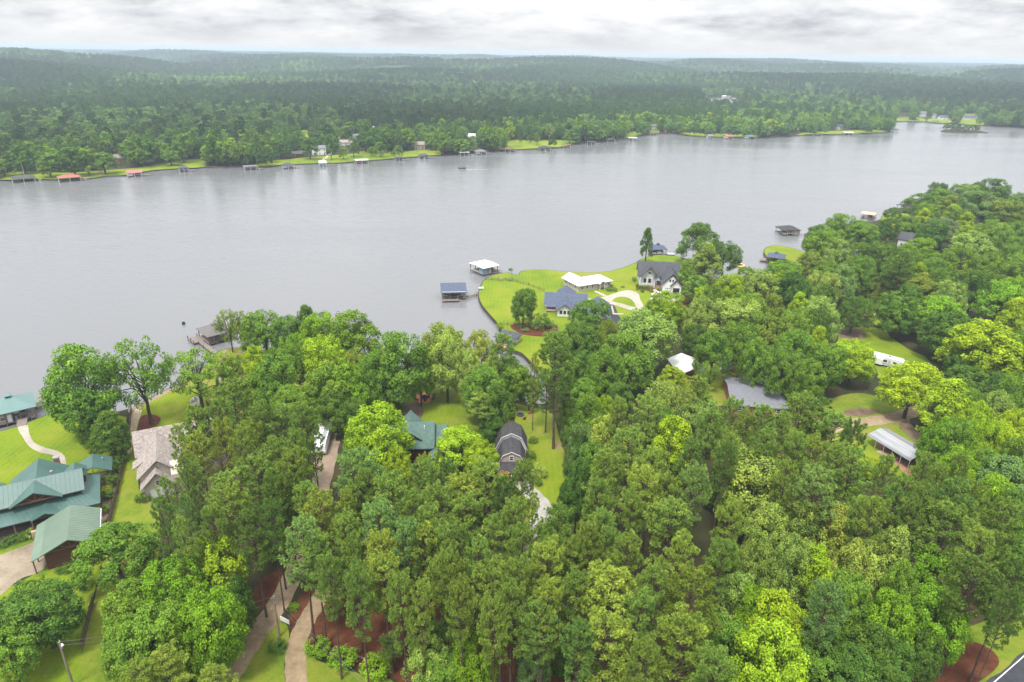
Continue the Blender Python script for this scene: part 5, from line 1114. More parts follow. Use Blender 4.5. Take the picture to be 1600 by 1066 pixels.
gtrim(0.28, 3.2, 3.5, 2.0, 6.1, 7.08); gtrim(6.72, 3.75, 3.65, 2.32, 6.88, 8.06)
pb = MB(); pb.prism([(-1.9, 3.0), (0.46, 4.5), (0.46, 4.32), (-1.9, 2.82)], -3.2, 3.2, 'x'); pb.build('porch_roof', DARKSH, h)
posts(h, [(-3.0, -1.7), (0, -1.7), (3.0, -1.7)], 0, 2.85, WHITE); window(h, (0, 0.5, 5.4), 0.95, 1.25, 'y-')
door(h, (0, 0.5, 0), 2.4, 2.4, 'y-', BROWNWOOD)

# white trailer
def camper(name, label, loc, rz, L, W, H_, cat='camper', slide=True):
    c = thing(name, label, cat, loc, rz)
    MB().prism([(-L / 2, 0.55), (L / 2 - 0.3, 0.55), (L / 2, 1.2), (L / 2 - 0.15, H_ - 0.5), (L / 2 - 0.9, H_), (-L / 2 + 0.2, H_), (-L / 2, H_ - 0.3)], -W / 2, W / 2, 'y').build('body', WHITE, c)
    # roof furniture, windows, stripe, wheels
    MB().box(-L * .25, -L * .25 + 1.0, -0.4, 0.4, H_, H_ + 0.3).build('air_conditioner', CREAM, c); MB().box(L * .05, L * .05 + .5, -0.25, 0.25, H_, H_ + 0.18).build('roof_vent', BLACKPL, c)
    MB().box(-L * .45, L * .42, W * .1, W * .42, H_ + .004, H_ + .03).build('roof_membrane', STEEL, c)
    for x_ in (-L * .3, 0.0, L * .28): window(c, (x_, -W / 2, H_ * .62), 1.1, 0.7, 'y-', BLACKPL, 0.05)
    MB().box(L * .12 - .35, L * .12 + .35, -W / 2 - .05, -W / 2, 0.6, 2.5).build('door', CREAM, c)
    MB().box(-L / 2, L / 2 - .4, -W / 2 - .02, -W / 2 - .001, 0.95, 1.2).build('stripe', BLUEBOAT, c)
    for x_ in (-0.6, 0.4):
        for s in (-1, 1): MB().tube([(x_ - L * .1, s * (W / 2 - .28), 0.36), (x_ - L * .1, s * (W / 2 - .02), 0.36)], 0.36, 12).build('wheel', BLACKPL, c)
    if slide: MB().box(-L * .42, -L * .05, -W / 2 - .9, -W / 2 - .06, 0.7, H_ - .6).build('slide_out', WHITE, c)
    return c
camper('travel_trailer', 'white travel trailer parked at the head of the sandy drive', (-45.8, 143.4, GZ), rad(-84), 11.0, 3.2, 3.2, slide=False)
camper('camper', 'white camper with slide-out on the edge of the mown field', (117.2, 195.2, GZ), rad(-41), 10.0, 2.7, 3.2)
mw = thing('lawn_mower', 'red riding mower parked beside the white camper', 'mower', (*tuple(G(1405, 586))[:2], GZ), rad(20))
MB().prism([(-0.9, .35), (0.9, .35), (0.9, .8), (0.2, .9), (0.1, .55), (-0.9, .6)], -0.45, 0.45, 'y').build('body', RED, mw); MB().box(-0.7, -0.2, -0.3, 0.3, 0.6, 1.1).build('seat', BLACKPL, mw)
for x_, r_ in ((-0.6, .32), (0.65, .24)):
    for s in (-1, 1): MB().tube([(x_, s * .42, r_), (x_, s * .62, r_)], r_, 10).build('wheel', BLACKPL, mw)

# craftsman house on the peninsula
h = thing('craftsman_house', 'pale grey craftsman house with dark gables and double garage on the peninsula', 'house', (67.7, 262.0, GZ), rad(-7))
MB().prism(pent(9.0, 17.4, 0, 4.2, 8.6), -16.4, -0.6, 'x').build('wall', GREYSIDE, h); MB().prism(vee(8.4, 18.4, 4.0, 9.1, 0.25), -17.2, 0.4, 'x').build('roof', GREYSH, h)
MB().prism(pent(-15.6, -8.8, 0, 4.2, 7.7), 8.0, 12, 'y').build('gable_wall', GREYSIDE, h); MB().prism(vee(-16.3, -8.1, 3.9, 8.6, 0.25), 6.6, 13.2, 'y').build('gable_roof', GREYSH, h)
MB().prism(pent(-7.2, 0, 0, 3.6, 7.2), 0, 9, 'y').build('garage_wall', WHITE, h); MB().prism(vee(-7.9, 0.6, 3.4, 8.3, 0.25), -0.6, 13.0, 'y').build('garage_roof', GREYSH, h)
MB().prism(pent(-3.7, 0.05, 0, 3.4, 5.3), -0.7, 0, 'y').build('garage_wall', WHITE, h); MB().prism(vee(-4.3, 0.55, 3.2, 5.9, 0.2), -1.3, 1.2, 'y').build('garage_roof', GREYSH, h)
MB().prism(vee(-10.5, -6.9, 3.5, 5.7, 0.2), 5.2, 9, 'y').build('entry_roof', GREYSH, h); truss(h, -10.2, -7.2, 5.3, 3.5, 5.3, WHITE)
MB().box(-16.2, -7.0, 5.9, 8.2, 0.2, 0.75).build('porch_floor', OLDCONC, h); posts(h, [(-16, 6.6), (-13.2, 6.6), (-10.2, 5.6), (-7.3, 5.6)], 0, 3.9, WHITE, 0.17)
MB().box(-15.9, -10.4, 6.5, 6.6, 1.3, 1.42).box(-15.9, -10.4, 6.5, 6.6, .85, .92).build('railing', WHITE, h)
st = MB(); [st.box(-9.9, -7.6, 5.9 - .35 * (k + 1), 5.9 - .35 * k, 0, 0.6 - .15 * k) for k in range(4)]; st.build('steps', BRICK, h)
MB().box(-6.5, -4.2, -0.05, -0.002, 0, 2.4).build('garage_door', WHITE, h)
MB().box(-3.2, -0.6, -0.76, -0.702, 0, 2.4).build('garage_shade_panel', DARK, h)  # solid panel on the wall, painted near-black as shade inside the open bay
for x_ in (-6.0, -5.35, -4.7): MB().box(x_ - .2, x_ + .2, -0.1, -0.052, 1.8, 2.1).build('garage_pane', GLASS, h)
window(h, (-12.2, 8.0, 5.6), 1.3, 1.1, 'y-'); window(h, (-13.9, 8.0, 2.3), 1.1, 1.7, 'y-', BLACKPL); window(h, (-12.0, 8.0, 2.3), 1.1, 1.7, 'y-', BLACKPL); door(h, (-8.9, 8.98, 0.75), 1.3, 2.2, 'y-', BROWNWOOD)
window(h, (-4.5, 0, 5.2), .6, 1.0, 'y-', BLACKPL); window(h, (-3.4, 0, 5.2), .6, 1.0, 'y-', BLACKPL)

h = thing('white_roofed_house', 'low tan house with white metal roof and entry gable on the peninsula', 'house', (26.4, 261.2, GZ), rad(28.5))
MB().box(0.4, 16.2, 0.5, 8.4, 0, 2.7).build('wall', CREAM, h); MB().box(0.4, 7.0, 8.4, 12.0, 0, 2.7).build('wall', CREAM, h)
MB().hip(-0.2, 17.0, -0.2, 9.2, 2.75, 4.7, 4.7, 0.2).build('roof', WHITEMETAL, h); MB().prism(vee(-0.25, 7.6, 2.74, 4.6, 0.2), 3.0, 12.8, 'y').build('wing_roof', WHITEMETAL, h)
MB().prism(vee(9.2, 12.2, 2.7, 3.9, 0.15), -1.6, 3.0, 'y').build('entry_roof', WHITEMETAL, h); posts(h, [(9.5, -1.4), (11.9, -1.4)], 0, 2.7, WHITE)
for x_ in (2.2, 4.6, 7.2, 13.6, 15.2): window(h, (x_, 0.5, 1.5), 1.1, 1.2, 'y-')
door(h, (10.7, 0.5, 0), 1.0, 2.1, 'y-', BRICK)
for y_ in (3, 7, 10): window(h, (0.4, y_, 1.5), 1.1, 1.2, 'x-')

h = thing('blue_roofed_house', 'white house with blue-grey shingle roof and front wing on the peninsula', 'house', (11.9, 240.9, GZ), rad(-5))
MB().prism(pent(0.4, 10.8, 0, 2.6, 4.7), 0.5, 15.6, 'x').build('wall', WHITE, h); MB().prism(vee(-0.3, 11.5, 2.6, 5.1, 0.2), -0.2, 16.2, 'x').build('roof', BLUESH, h)
MB().prism(pent(5.0, 10.6, 0, 2.6, 4.1), -6.4, 1.0, 'y').build('wing_wall', WHITE, h); MB().prism(vee(4.4, 11.2, 2.5, 4.8, 0.2), -7.1, 5.0, 'y').build('wing_roof', BLUESH, h)
MB().prism(vee(4.2, 11.6, 2.62, 5.0, 0.2), 6.5, 15.4, 'y').build('rear_roof', BLUESH, h); MB().box(4.9, 10.9, 10.8, 14.8, 0, 2.5).build('rear_wall', WHITE, h)
MB().prism(pent(16.4, 23.6, 0, 2.6, 4.4), -13.5, 3.0, 'y').build('garage_wall', WHITE, h); MB().prism(vee(15.8, 24.2, 2.5, 4.9, 0.2), -14.2, 4.0, 'y').build('garage_roof', BLUESH, h)
MB().box(0.6, 4.9, -2.6, 0.3, 0.3, 0.5).build('porch_floor', DECK, h); MB().box(.6, 4.9, -2.6, -2.5, 0.5, 1.3).build('railing', TANROOF, h); posts(h, [(0.7, -2.5), (4.8, -2.5)], 0, 2.6, WHITE)
MB().prism([(-3.0, 2.3), (-0.32, 2.75), (-0.32, 2.6), (-3.0, 2.15)], 0.2, 5.0, 'x').build('porch_roof', BLUESH, h)
for x_ in (6.4, 7.8, 9.2): window(h, (x_, -6.4, 1.6), 1.0, 1.3, 'y-', BLACKPL)
window(h, (2.8, 0.4, 1.5), 2.6, 1.6, 'y-', BLACKPL); window(h, (0.5, 5.5, 1.5), 1.2, 1.3, 'x-', BLACKPL)

# peninsula boathouses
L0, R0 = (-12.9, 284.4), rad(39)
b = boathouse('boathouse', 'boathouse with flat white roof and pale blue room off the peninsula', L0, R0, 8.0, 9.8, 'flat', WHITEMETAL, None, 3.8, 4.2, (0, 0.95), 0.8)
MB().box(0.2, 4.0, 0.3, 3.4, 0.8, 3.7).build('wall', mat('blue_grey_siding', (0.20, 0.27, 0.33), 0.7, noise=0.06, nscale=0.5), b); MB().box(0.1, 0.22, 0.2, 0.32, 0.8, 3.7).box(3.95, 4.1, 0.2, 0.32, .8, 3.7).build('trim', WHITE, b)
MB().box(4.2, 7.8, 3.0, 3.1, 0.8, 3.6).build('back_wall', DECK, b); MB().box(0.0, 0.08, 3.4, 9.6, 1.5, 1.6).box(0.0, 0.08, 3.4, 9.6, 1.1, 1.16).build('railing', WHITE, b)
boat('motorboat', 'blue covered motorboat moored beside the white-roofed boathouse', (-6.6, 282.6, 0.1), rad(-55), 5.8, 2.2, BLUEBOAT)
walkway('dock', 'brown timber gangway behind the white-roofed boathouse', off(L0, R0, 8.0, 4.0), tuple(G(792, 427, 1))[:2], 1.8, 1.0)
L0, R0 = (-27.6, 252.6), rad(7)
b = boathouse('boathouse', 'open boathouse with slate grey shed roof and front deck off the peninsula', L0, R0, 9.2, 7.6, 'shed', BLUESH, None, 3.3, 4.6, (0, 0.1), 0.9)
MB().box(-.1, 9.3, -0.02, 0.1, 3.0, 3.5).build('fascia', WHITE, b); MB().box(7.2, 8.2, 3.0, 4.0, 0.9, 3.2).build('cabinet', TANROOF, b); MB().box(0, 6.6, -2.6, -0.3, 0.5, 0.68).build('front_deck', WOOD, b)
MB().box(0.2, 9.0, 7.4, 7.5, .9, 3.4).build('back_wall', WHITE, b)
boat('motorboat', 'dark boat on a lift inside the slate-roofed boathouse', (*off(L0, R0, 4.0, 3.4), 1.0), R0 + rad(90), 6.2, 2.2, BLACKPL)
walkway('dock', 'dark gangway from the seawall to the slate-roofed boathouse', off(L0, R0, 9.2, 1.0), tuple(G(747, 458, 1))[:2], 1.3, 0.95, mt=WOOD)
L0, R0 = tuple(G(1018, 400, 0))[:2], rad(2)
b = boathouse('boathouse', 'white boathouse with slate hip roof and cupola at the peninsula tip', L0, R0, 7.0, 6.6, 'hip', BLUESH, None, 3.3, 5.0, (0, 0.5), 0.9, cupola=True)
MB().box(0, 7, 0.0, 0.1, 1.4, 1.55).box(0, 7, 0, .1, 1.05, 1.12).build('railing', WHITE, b); MB().box(0.3, 6.7, 6.2, 6.3, 0.9, 3.2).build('back_wall', WHITE, b)
pl_ = walkway('dock', 'low white jet-ski dock beside the peninsula tip boathouse', tuple(G(1041, 396.5, 0.5))[:2], tuple(G(1054, 397, 0.5))[:2], 3.0, 0.6, mt=STEEL)
L0, R0 = (-6.0, 208.0), rad(-28)
b = thing('boathouse', 'small shore boathouse with grey hip roof, white wall and blue door', 'boathouse', (L0[0], L0[1], 0.9), R0)
MB().box(0.5, 6.7, 0.6, 6.2, 0, 2.7).build('wall', CREAM, b); MB().hip(-0.2, 7.3, -0.2, 6.9, 2.7, 4.4, 3.5).build('roof', GREYSH, b)
door(b, (6.7, 2.0, 0.2), 1.2, 2.1, 'x+', BLUEDOOR); MB().box(6.78, 8.4, -0.2, 5.8, -0.2, 0.15).build('deck', ORANGE, b); window(b, (6.7, 4.6, 1.5), 1.0, 1.0, 'x+')
door(b, (5.4, 0.6, 0.2), 1.4, 2.1, 'y-', BLUEDOOR); MB().box(0.2, 8.4, -1.2, 0.5, -0.3, 0.1).build('deck', ORANGE, b); MB().box(0.2, 8.4, -1.3, -1.21, -2.4, 0.1).build('bulkhead', SEAWALL, b)

# right-hand cove
L0, R0 = (119.2, 312.0), rad(-28)
b = boathouse('boathouse', 'boathouse with dark slate hip roof and brown deck by the cove', L0, R0, 7.2, 7.6, 'hip', BLUESH, None, 3.3, 4.7, (0, 0.3), 0.8, cupola=True); MB().box(-3.2, -0.02, 1.0, 6.6, 0.6, 0.8).build('platform', DECK, b)
L0, R0 = (146.2, 366.0), rad(4)
b = boathouse('boathouse', 'large boathouse with dark hip roof and cream wall off the wooded point', L0, R0, 9.6, 8.6, 'hip', DARKSH, CREAM, 3.2, 4.9, (0.58, 1.0), 0.8); MB().box(0, 5.5, 0.0, 0.1, 1.3, 1.42).build('railing', WHITE, b)
boat('motorboat', 'pale motorboat inside the dark hip-roofed boathouse', (*off(L0, R0, 2.8, 4.0), 0.4), R0, 6.0, 2.2, WHITE)
walkway('dock', 'thin gangway from the wooded point to the dark-roofed boathouse', off(L0, R0, 9.6, 2.5), tuple(G(1270, 368, 1))[:2], 1.2, 0.9)
b = boathouse('boathouse', 'boathouse with flat tan roof off the wooded point', (210.4, 412.0), rad(-35), 7.0, 7.6, 'flat', TANROOF, BROWNWOOD, 3.3, 3.8, (0.5, 0.8), 0.9)
b = boathouse('boathouse', 'open dark-roofed boathouse half hidden behind the wooded point', (249, 436), rad(8), 9.0, 7.0, 'flat', DARKSH, None, 3.0, 3.4, (0, 0.2), 0.8)
walkway('dock', 'low grey dock beyond the tip of the wooded point', tuple(G(1580, 312, 0.5))[:2], tuple(G(1612, 309, 0.5))[:2], 4, 0.8, mt=WOOD)
tr = thing('water_trampoline', 'round yellow water trampoline floating in the cove', 'trampoline', (*tuple(G(1155, 416, 0))[:2], 0))
q = MB(); N_ = 20
for i in range(N_):
    a0, a1 = 2 * math.pi * i / N_, 2 * math.pi * (i + 1) / N_; q.tube([(2.1 * math.cos(a0), 2.1 * math.sin(a0), 0.35), (2.1 * math.cos(a1), 2.1 * math.sin(a1), 0.35)], 0.42, 8, cap=False)
q.build('tube', YELLOWPL, tr); MB().poly([(1.8 * math.cos(2 * math.pi * i / N_), 1.8 * math.sin(2 * math.pi * i / N_), 0.72) for i in range(N_)]).build('mat', GREYSH, tr)

def simple_house(name, label, loc, rz, W, D, ze, zr, wm, rm, group=None, windows=True, hipins=None, cat='house', z=GZ):
    h = thing(name, label, cat, (loc[0], loc[1], z), rz, group)
    if hipins is None:
        MB().prism(pent(-D / 2 + .4, D / 2 - .4, 0, ze, zr - 0.35), -W / 2 + .4, W / 2 - .4, 'x').build('wall', wm, h); MB().prism(vee(-D / 2, D / 2, ze, zr, 0.2), -W / 2, W / 2, 'x').build('roof', rm, h)
    else:
        MB().box(-W / 2 + .4, W / 2 - .4, -D / 2 + .4, D / 2 - .4, 0, ze - .1).build('wall', wm, h); MB().hip(-W / 2, W / 2, -D / 2, D / 2, ze, zr, hipins).build('roof', rm, h)
    if windows:
        n = max(2, int(W / 4)); fl = 2 if ze > 5 else 1
        for f in range(fl):
            for i in range(n):
                x_ = -W / 2 + W * (i + .5) / n
                if f == 0 and i == n // 2: door(h, (x_, -D / 2 + .4, 0.1), 1.0, 2.1, 'y-', BROWNWOOD)
                else: window(h, (x_, -D / 2 + .4, 1.5 + 2.8 * f), 1.2, 1.3, 'y-')
    return h
h = thing('picnic_pavilion', 'open pavilion with white metal roof over a clay floor', 'pavilion', (53.4, 181.0, GZ), rad(6))
MB().prism(vee(-4.4, 4.4, 2.6, 4.4, 0.15), 0, 11.5, 'y').build('roof', WHITEMETAL, h); posts(h, [(x_, y_) for x_ in (-4, 4) for y_ in (0.4, 5.5, 11)], 0, 2.7, WHITE); MB().box(-4.2, 4.2, .2, 11, 0.03, 0.1).build('floor', ORANGE, h); MB().box(1.0, 2.0, 1.5, 3.2, 0.1, 1.3).box(2.4, 3.4, 1.0, 2.4, .1, 1.1).build('equipment', BLACKPL, h)
simple_house('shed', 'small white garden shed under the oak trees', (65.9, 190.4), rad(38), 4.2, 3.0, 2.2, 2.9, WHITE, GALV, cat='shed', windows=False)
h = simple_house('grey_roofed_house', 'low brick house with wide pale grey roof among the trees', (67.6, 170.0), rad(-8), 15.0, 17.5, 2.6, 4.6, BRICK, PALEGREYSH)
b_ = walkway; fnc = thing('timber_rail', 'pale timber rail lying between the shed and the grey-roofed house', 'rail', (*tuple(G(1143, 584))[:2], GZ), rad(-60)); MB().box(-2, 2, -.1, .1, .05, .25).build('beam', TANROOF, fnc)
h = thing('carport', 'long open carport with ribbed galvanised metal roof over red clay', 'carport', (94.2, 143.0, GZ), rad(-69))
cp = [(-3.6, 2.5), (-3.3, 3.0), (0, 3.9), (3.3, 3.0), (3.6, 2.5), (3.52, 2.5), (3.22, 2.92), (0, 3.8), (-3.22, 2.92), (-3.52, 2.5)]
r_ = MB().prism(cp, -6.2, 6.2, 'x').build('roof', GALV, h); seams(r_, [(-6.2, 0, 3.92), (6.2, 0, 3.92)], [(-6.2, -3.3, 3.02), (6.2, -3.3, 3.02)], 28, GALV, 0.025); seams(r_, [(-6.2, 0, 3.92), (6.2, 0, 3.92)], [(-6.2, 3.3, 3.02), (6.2, 3.3, 3.02)], 28, GALV, 0.025)
posts(h, [(x_, s * 3.5) for x_ in np.linspace(-6, 6, 6) for s in (-1, 1)], 0, 2.6, STEEL, 0.06)
lm = thing('lumber_pile', 'stack of pale boards lying beside the metal carport', 'lumber', (*tuple(G(1386, 712))[:2], GZ), rad(-50)); [MB().box(-2.4 + k * .15, 2.4, k * .32 - .5, k * .32 - .22, 0, .2 + .1 * (k % 2)).build('board', TANROOF, lm) for k in range(4)]
simple_house('point_house', 'house with dark grey roof hidden among trees on the wooded point', (202, 343), rad(-38), 9.0, 8.0, 4.0, 7.2, WHITE, GREYSH)
simple_house('white_roofed_cottage', 'cottage with white metal roof deep in the trees', (178.5, 250.5), rad(40), 10.0, 9.0, 2.6, 4.4, WHITE, WHITEMETAL)
simple_house('tree_hidden_house', 'pale house barely visible between trees by the cove', (160, 318), rad(-20), 10, 8, 3, 5, WHITE, PALEGREYSH)
simple_house('tree_hidden_house', 'pale cottage showing through oaks behind the camper field', (172, 300), rad(10), 9, 7, 3, 5, WHITE, WHITEMETAL)

# pickup truck
t = thing('pickup_truck', 'white four-door pickup parked on the drive before the craftsman house', 'truck', (*tuple(G(1029, 463.5))[:2], GZ + 0.05), rad(174))
MB().prism([(-2.8, .5), (2.8, .5), (2.85, .95), (1.4, 1.1), (0.75, 1.75), (-0.9, 1.8), (-1.1, 1.15), (-2.8, 1.15)], -0.95, 0.95, 'y').build('body', WHITE, t)
for s in (-1, 1): MB().prism([(1.1, 1.18), (0.7, 1.66), (-0.1, 1.7), (-0.1, 1.18)], s * .955, s * .962, 'y').prism([(-.2, 1.18), (-.2, 1.7), (-.82, 1.7), (-.95, 1.18)], s * .955, s * .962, 'y').build('side_window', GLASS, t)
MB().poly([(1.42, -.85, 1.12), (1.42, .85, 1.12), (0.8, .8, 1.74), (0.8, -.8, 1.74)]).build('windscreen', GLASS, t); MB().box(-2.7, -1.2, -.8, .8, 1.152, 1.16).build('bed_cover', BLACKPL, t)
for x_ in (-1.75, 1.75):
    for s in (-1, 1):
        w_ = MB().tube([(x_, s * .72, .4), (x_, s * .97, .4)], .4, 14).build('wheel', BLACKPL, t); MB().tube([(x_, s * .97, .4), (x_, s * .985, .4)], .22, 10).build('rim', STEEL, w_)
MB().box(2.85, 2.9, -.8, -.5, .75, .92).build('headlight', WHITE, t); MB().box(2.85, 2.9, .5, .8, .75, .92).build('headlight', WHITE, t)

# fences, furniture, small things
def fence(name, label, pix, hgt, solid, mt, sp=2.4):
    P = [G(a, b) for a, b in pix]; o = thing(name, label, 'fence', (P[0].x, P[0].y, GZ)); pk = MB(); o0 = P[0]
    for a, c in zip(P, P[1:]):
        d = c - a; L = d.length; u = d / L; n = max(1, int(L / sp)); nn = Vector((-u.y, u.x, 0))
        for i in range(n + 1):
            p = a + u * (L * i / n) - o0; MB().box(p.x - .08, p.x + .08, p.y - .08, p.y + .08, -.1, hgt + .15).build('post', mt, o)
        q0, q1 = a - o0, c - o0
        for zr_ in ((hgt - .25, .25, hgt / 2) if not solid else (hgt - .2, .3)): MB().tube([q0 + Vector((0, 0, zr_)), q1 + Vector((0, 0, zr_))], .05, 4).build('rail', mt, o)
        if solid:
            k = int(L / .17)
            for i in range(k):
                p = q0 + u * (i + .5) * L / k + nn * .06; e1 = u * .075; z1 = hgt + .06 * math.sin(i * 2.3)
                pk.poly([p - e1, p + e1, p + e1 + Vector((0, 0, z1)), p - e1 + Vector((0, 0, z1))]); p = p + nn * .025
                pk.poly([p + e1, p - e1, p - e1 + Vector((0, 0, z1)), p + e1 + Vector((0, 0, z1))])
    if solid: b_ = pk.build('pickets', mt, o); b_['kind'] = 'stuff'
    return o
fence('picket_fence', 'weathered wooden fence running from the shore past the log house', [(206, 642), (203, 668), (197, 711), (184, 768), (169, 830)], 1.7, True, FENCEWOOD)
fence('picket_fence', 'short weathered wooden fence along the lower front lawn', [(146, 944), (138, 976), (129, 1012)], 1.7, True, FENCEWOOD)
fence('rail_fence', 'thin dark rail fence crossing the peninsula lawn', [(758, 437), (800, 438.5), (826, 446), (850, 455)], 1.2, False, BROWNWOOD, 2.4)
fence('rail_fence', 'dark rail fence by the mulch bed on the peninsula', [(782, 508), (803, 508), (812, 506)], 1.2, False, BROWNWOOD, 1.6)
def chair(label, pos, rz, mt, group=None):
    o = thing('garden_chair', label, 'chair', (pos[0], pos[1], GZ + .05), rz, group)
    MB().box(-.32, .32, -.3, .35, .32, .4).build('seat', mt, o); MB().prism([(.3, .4), (.55, 1.05), (.62, 1.03), (.37, .38)], -.32, .32, 'x').build('backrest', mt, o)
    for s in (-1, 1): MB().box(s * .34 - .05, s * .34 + .05, -.35, .4, .55, .6).build('armrest', mt, o); MB().box(s * .3 - .04, s * .3 + .04, -.3, -.22, 0, .55).build('leg', mt, o); MB().box(s * .3 - .04, s * .3 + .04, .25, .33, 0, .4).build('leg', mt, o)
    return o
for a, b in ((301, 628), (306, 624)): chair('white garden chair on the round gravel spot near the shore', tuple(G(a, b))[:2], rad(200), WHITE, 'white garden chairs on the gravel spot')
def firepit(label, pix, mt, chairs, cm, grp):
    c = G(*pix); o = thing('firepit', label, 'firepit', (c.x, c.y, GZ + .04)); 
    for i in range(12):
        a = i * math.pi / 6; MB().box(-.16, .16, -.2, .2, 0, .4).build('stone', mt, o); s_ = o.children[-1]; s_.location = (.85 * math.cos(a), .85 * math.sin(a), 0); s_.rotation_euler = (0, 0, a)
    MB().tube([(0, 0, .02), (0, 0, .12)], .72, 12).build('ash', DARK, o)
    for i in range(chairs):
        a = 2 * math.pi * i / chairs + .4; chair(f'garden chair set {grp}', (c.x + 2.6 * math.cos(a), c.y + 2.4 * math.sin(a)), a - math.pi / 2, cm, f'chairs {grp}')
firepit('stone fire ring in the middle of the orange paver patio', (663, 622), GREYSH, 7, BROWNWOOD, 'around the fire ring on the orange patio')
firepit('fire ring on the grass beyond the gambrel barn', (813, 649), GREYSH, 4, BRICK, 'around the fire ring on the grass')
p0 = G(604, 609); o = thing('deck_platform', 'square brown timber deck with bench near the lakeside trees', 'deck', (p0.x, p0.y, GZ), rad(4))
for i in range(12): MB().box(-2.3 + i * .38, -2.3 + i * .38 + .34, -2.0, 2.0, .25, .33).build('board', BROWNWOOD, o)
MB().box(-2.3, 2.2, -2.0, -1.9, 0, .25).box(-2.3, 2.2, 1.9, 2, 0, .25).build('joists', BROWNWOOD, o); MB().box(-1.2, 1.2, -.4, .4, .95, 1.02).build('table', DECK, o)
def picnic(label, pix, rz, mt):
    c = G(*pix); o = thing('picnic_table', label, 'table', (c.x, c.y, GZ + .02), rz)
    MB().box(-.95, .95, -.4, .4, .72, .78).build('tabletop', mt, o)
    for s in (-1, 1): MB().box(-.95, .95, s * .75 - .14, s * .75 + .14, .42, .47).build('bench', mt, o); MB().box(s * .7 - .05, s * .7 + .05, -.8, .8, .36, .42).build('crossbar', mt, o); MB().box(s * .7 - .05, s * .7 + .05, -.1, .1, 0, .72).build('leg', mt, o)
picnic('pale picnic table on the peninsula lawn by the fence', (782, 437.5), rad(-15), TANROOF); picnic('dark picnic table on the peninsula lawn by the fence', (797, 438.5), rad(-5), WOOD); picnic('white bench table at the peninsula lawn edge by the seawall', (752, 452), rad(10), WHITE)
ky = thing('kayak', 'red and yellow kayak lying beside the wood', 'kayak', (*tuple(G(964, 629))[:2], GZ + .1), rad(-65))
MB().tube([(-1.7, 0, .35), (-1.2, 0, .25), (0, 0, .22), (1.2, 0, .25), (1.7, 0, .35)], [.03, .25, .36, .25, .03], 8).build('hull', RED, ky); MB().tube([(-.5, 0, .5), (.5, 0, .5)], .2, 8).build('cockpit', YELLOWPL, ky)
fence('low_rail', 'low reddish timber rail beside the kayak', [(970, 620), (992, 634)], .8, False, BRICK, 2.0)
tk = thing('propane_tank', 'white propane tank beside the log garage', 'tank', (*tuple(G(161, 828))[:2], GZ), rad(28)); MB().tube([(-1.1, 0, .8), (-.95, 0, .8), (.95, 0, .8), (1.1, 0, .8)], [.1, .5, .5, .1], 12).build('tank', WHITE, tk); MB().box(-.7, -.6, -.4, .4, 0, .5).box(.6, .7, -.4, .4, 0, .5).build('feet', STEEL, tk)
ac = thing('utility_box', 'white utility cabinet against the log garage', 'cabinet', (*tuple(G(156, 818))[:2], GZ), rad(28)); MB().box(-.5, .5, -.4, .4, 0, 1.2).build('housing', WHITE, ac); MB().box(-.55, .55, -.45, .45, 1.2, 1.26).build('lid', CREAM, ac)
cn = thing('planter_box', 'stack of split timber beside the log garage drive', 'timber', (*tuple(G(63, 838))[:2], GZ), rad(28)); [MB().box(-1.2, 1.2, -.3, .3, k * .26, k * .26 + .22).build('beam', TANROOF, cn) for k in range(6)]
gl = thing('flower_bush', 'yellow-flowering bush beside the log house walk', 'bush', (*tuple(G(165, 769))[:2], GZ))
c = link(bpy.data.objects.new('crown', LIB['s'][0][0]), gl); c['tint'] = (0.5, 0.4, 0.02); c.scale = (.55, .55, .45); link(bpy.data.objects.new('stem', LIB['s'][0][1]), gl).scale = (.5, .5, .4)
# grill chimney stack at the end of the garden path
og = thing('outdoor_fireplace', 'brick outdoor fireplace at the end of the curving garden path', 'fireplace', (*tuple(G(95, 742))[:2], GZ), rad(28)); MB().box(-.9, .9, -.7, .7, 0, 2.2).build('base', BRICK, og); MB().box(-.5, .5, -.45, .45, 2.2, 4.2).build('flue', BRICK, og); MB().box(-.6, .6, -.55, .55, 4.2, 4.7).build('cap', GALV, og)

# utility poles and lines
def pole(label, pos, hgt, arm=False, lamp=False, can=False):
    o = thing('utility_pole', label, 'pole', (pos[0], pos[1], GZ)); MB().tube([(0, 0, -.3), (0, 0, hgt)], [.19, .12], 10).build('shaft', POLEWOOD, o)
    for k, z_ in enumerate((hgt - .1, hgt - 1.3)): MB().tube([(.16, 0, z_), (.16, 0, z_ + .3)], .07, 8).build('insulator', STEEL, o)
    if can: MB().tube([(-.45, 0, hgt - 2.6), (-.45, 0, hgt - 1.5)], .32, 12).build('transformer', STEEL, o); MB().box(-.3, 0, -.05, .05, hgt - 2.2, hgt - 2.1).build('bracket', STEEL, o)
    if lamp: MB().tube([(0, 0, hgt - .6), (.35, -.2, hgt - .1), (.7, -.4, hgt)], .04, 6).build('lamp_arm', STEEL, o); MB().tube([(.7, -.4, hgt - .25), (.7, -.4, hgt + .05)], [.22, .1], 10).build('lamp_head', WHITE, o)
    if arm: MB().box(-.5, .5, -.06, .06, hgt - .5, hgt - .38).build('crossarm', POLEWOOD, o)
    return Vector((pos[0], pos[1], GZ + hgt))
g1 = G(437, 995); h1 = height_from((437, 995), (427, 932)); A1 = pole('wooden utility pole between the two gravel drives', (g1.x, g1.y), h1, arm=True)
g2 = G(781, 1000, GZ + 11); A2 = pole('wooden utility pole with grey transformer at the edge of the pines', (g2.x, g2.y), 11.0, can=True)
g3 = G(92, 1003, GZ + 9); A3 = pole('wooden street lamp pole beside the front lawn tree', (g3.x, g3.y), 9.0, lamp=True)
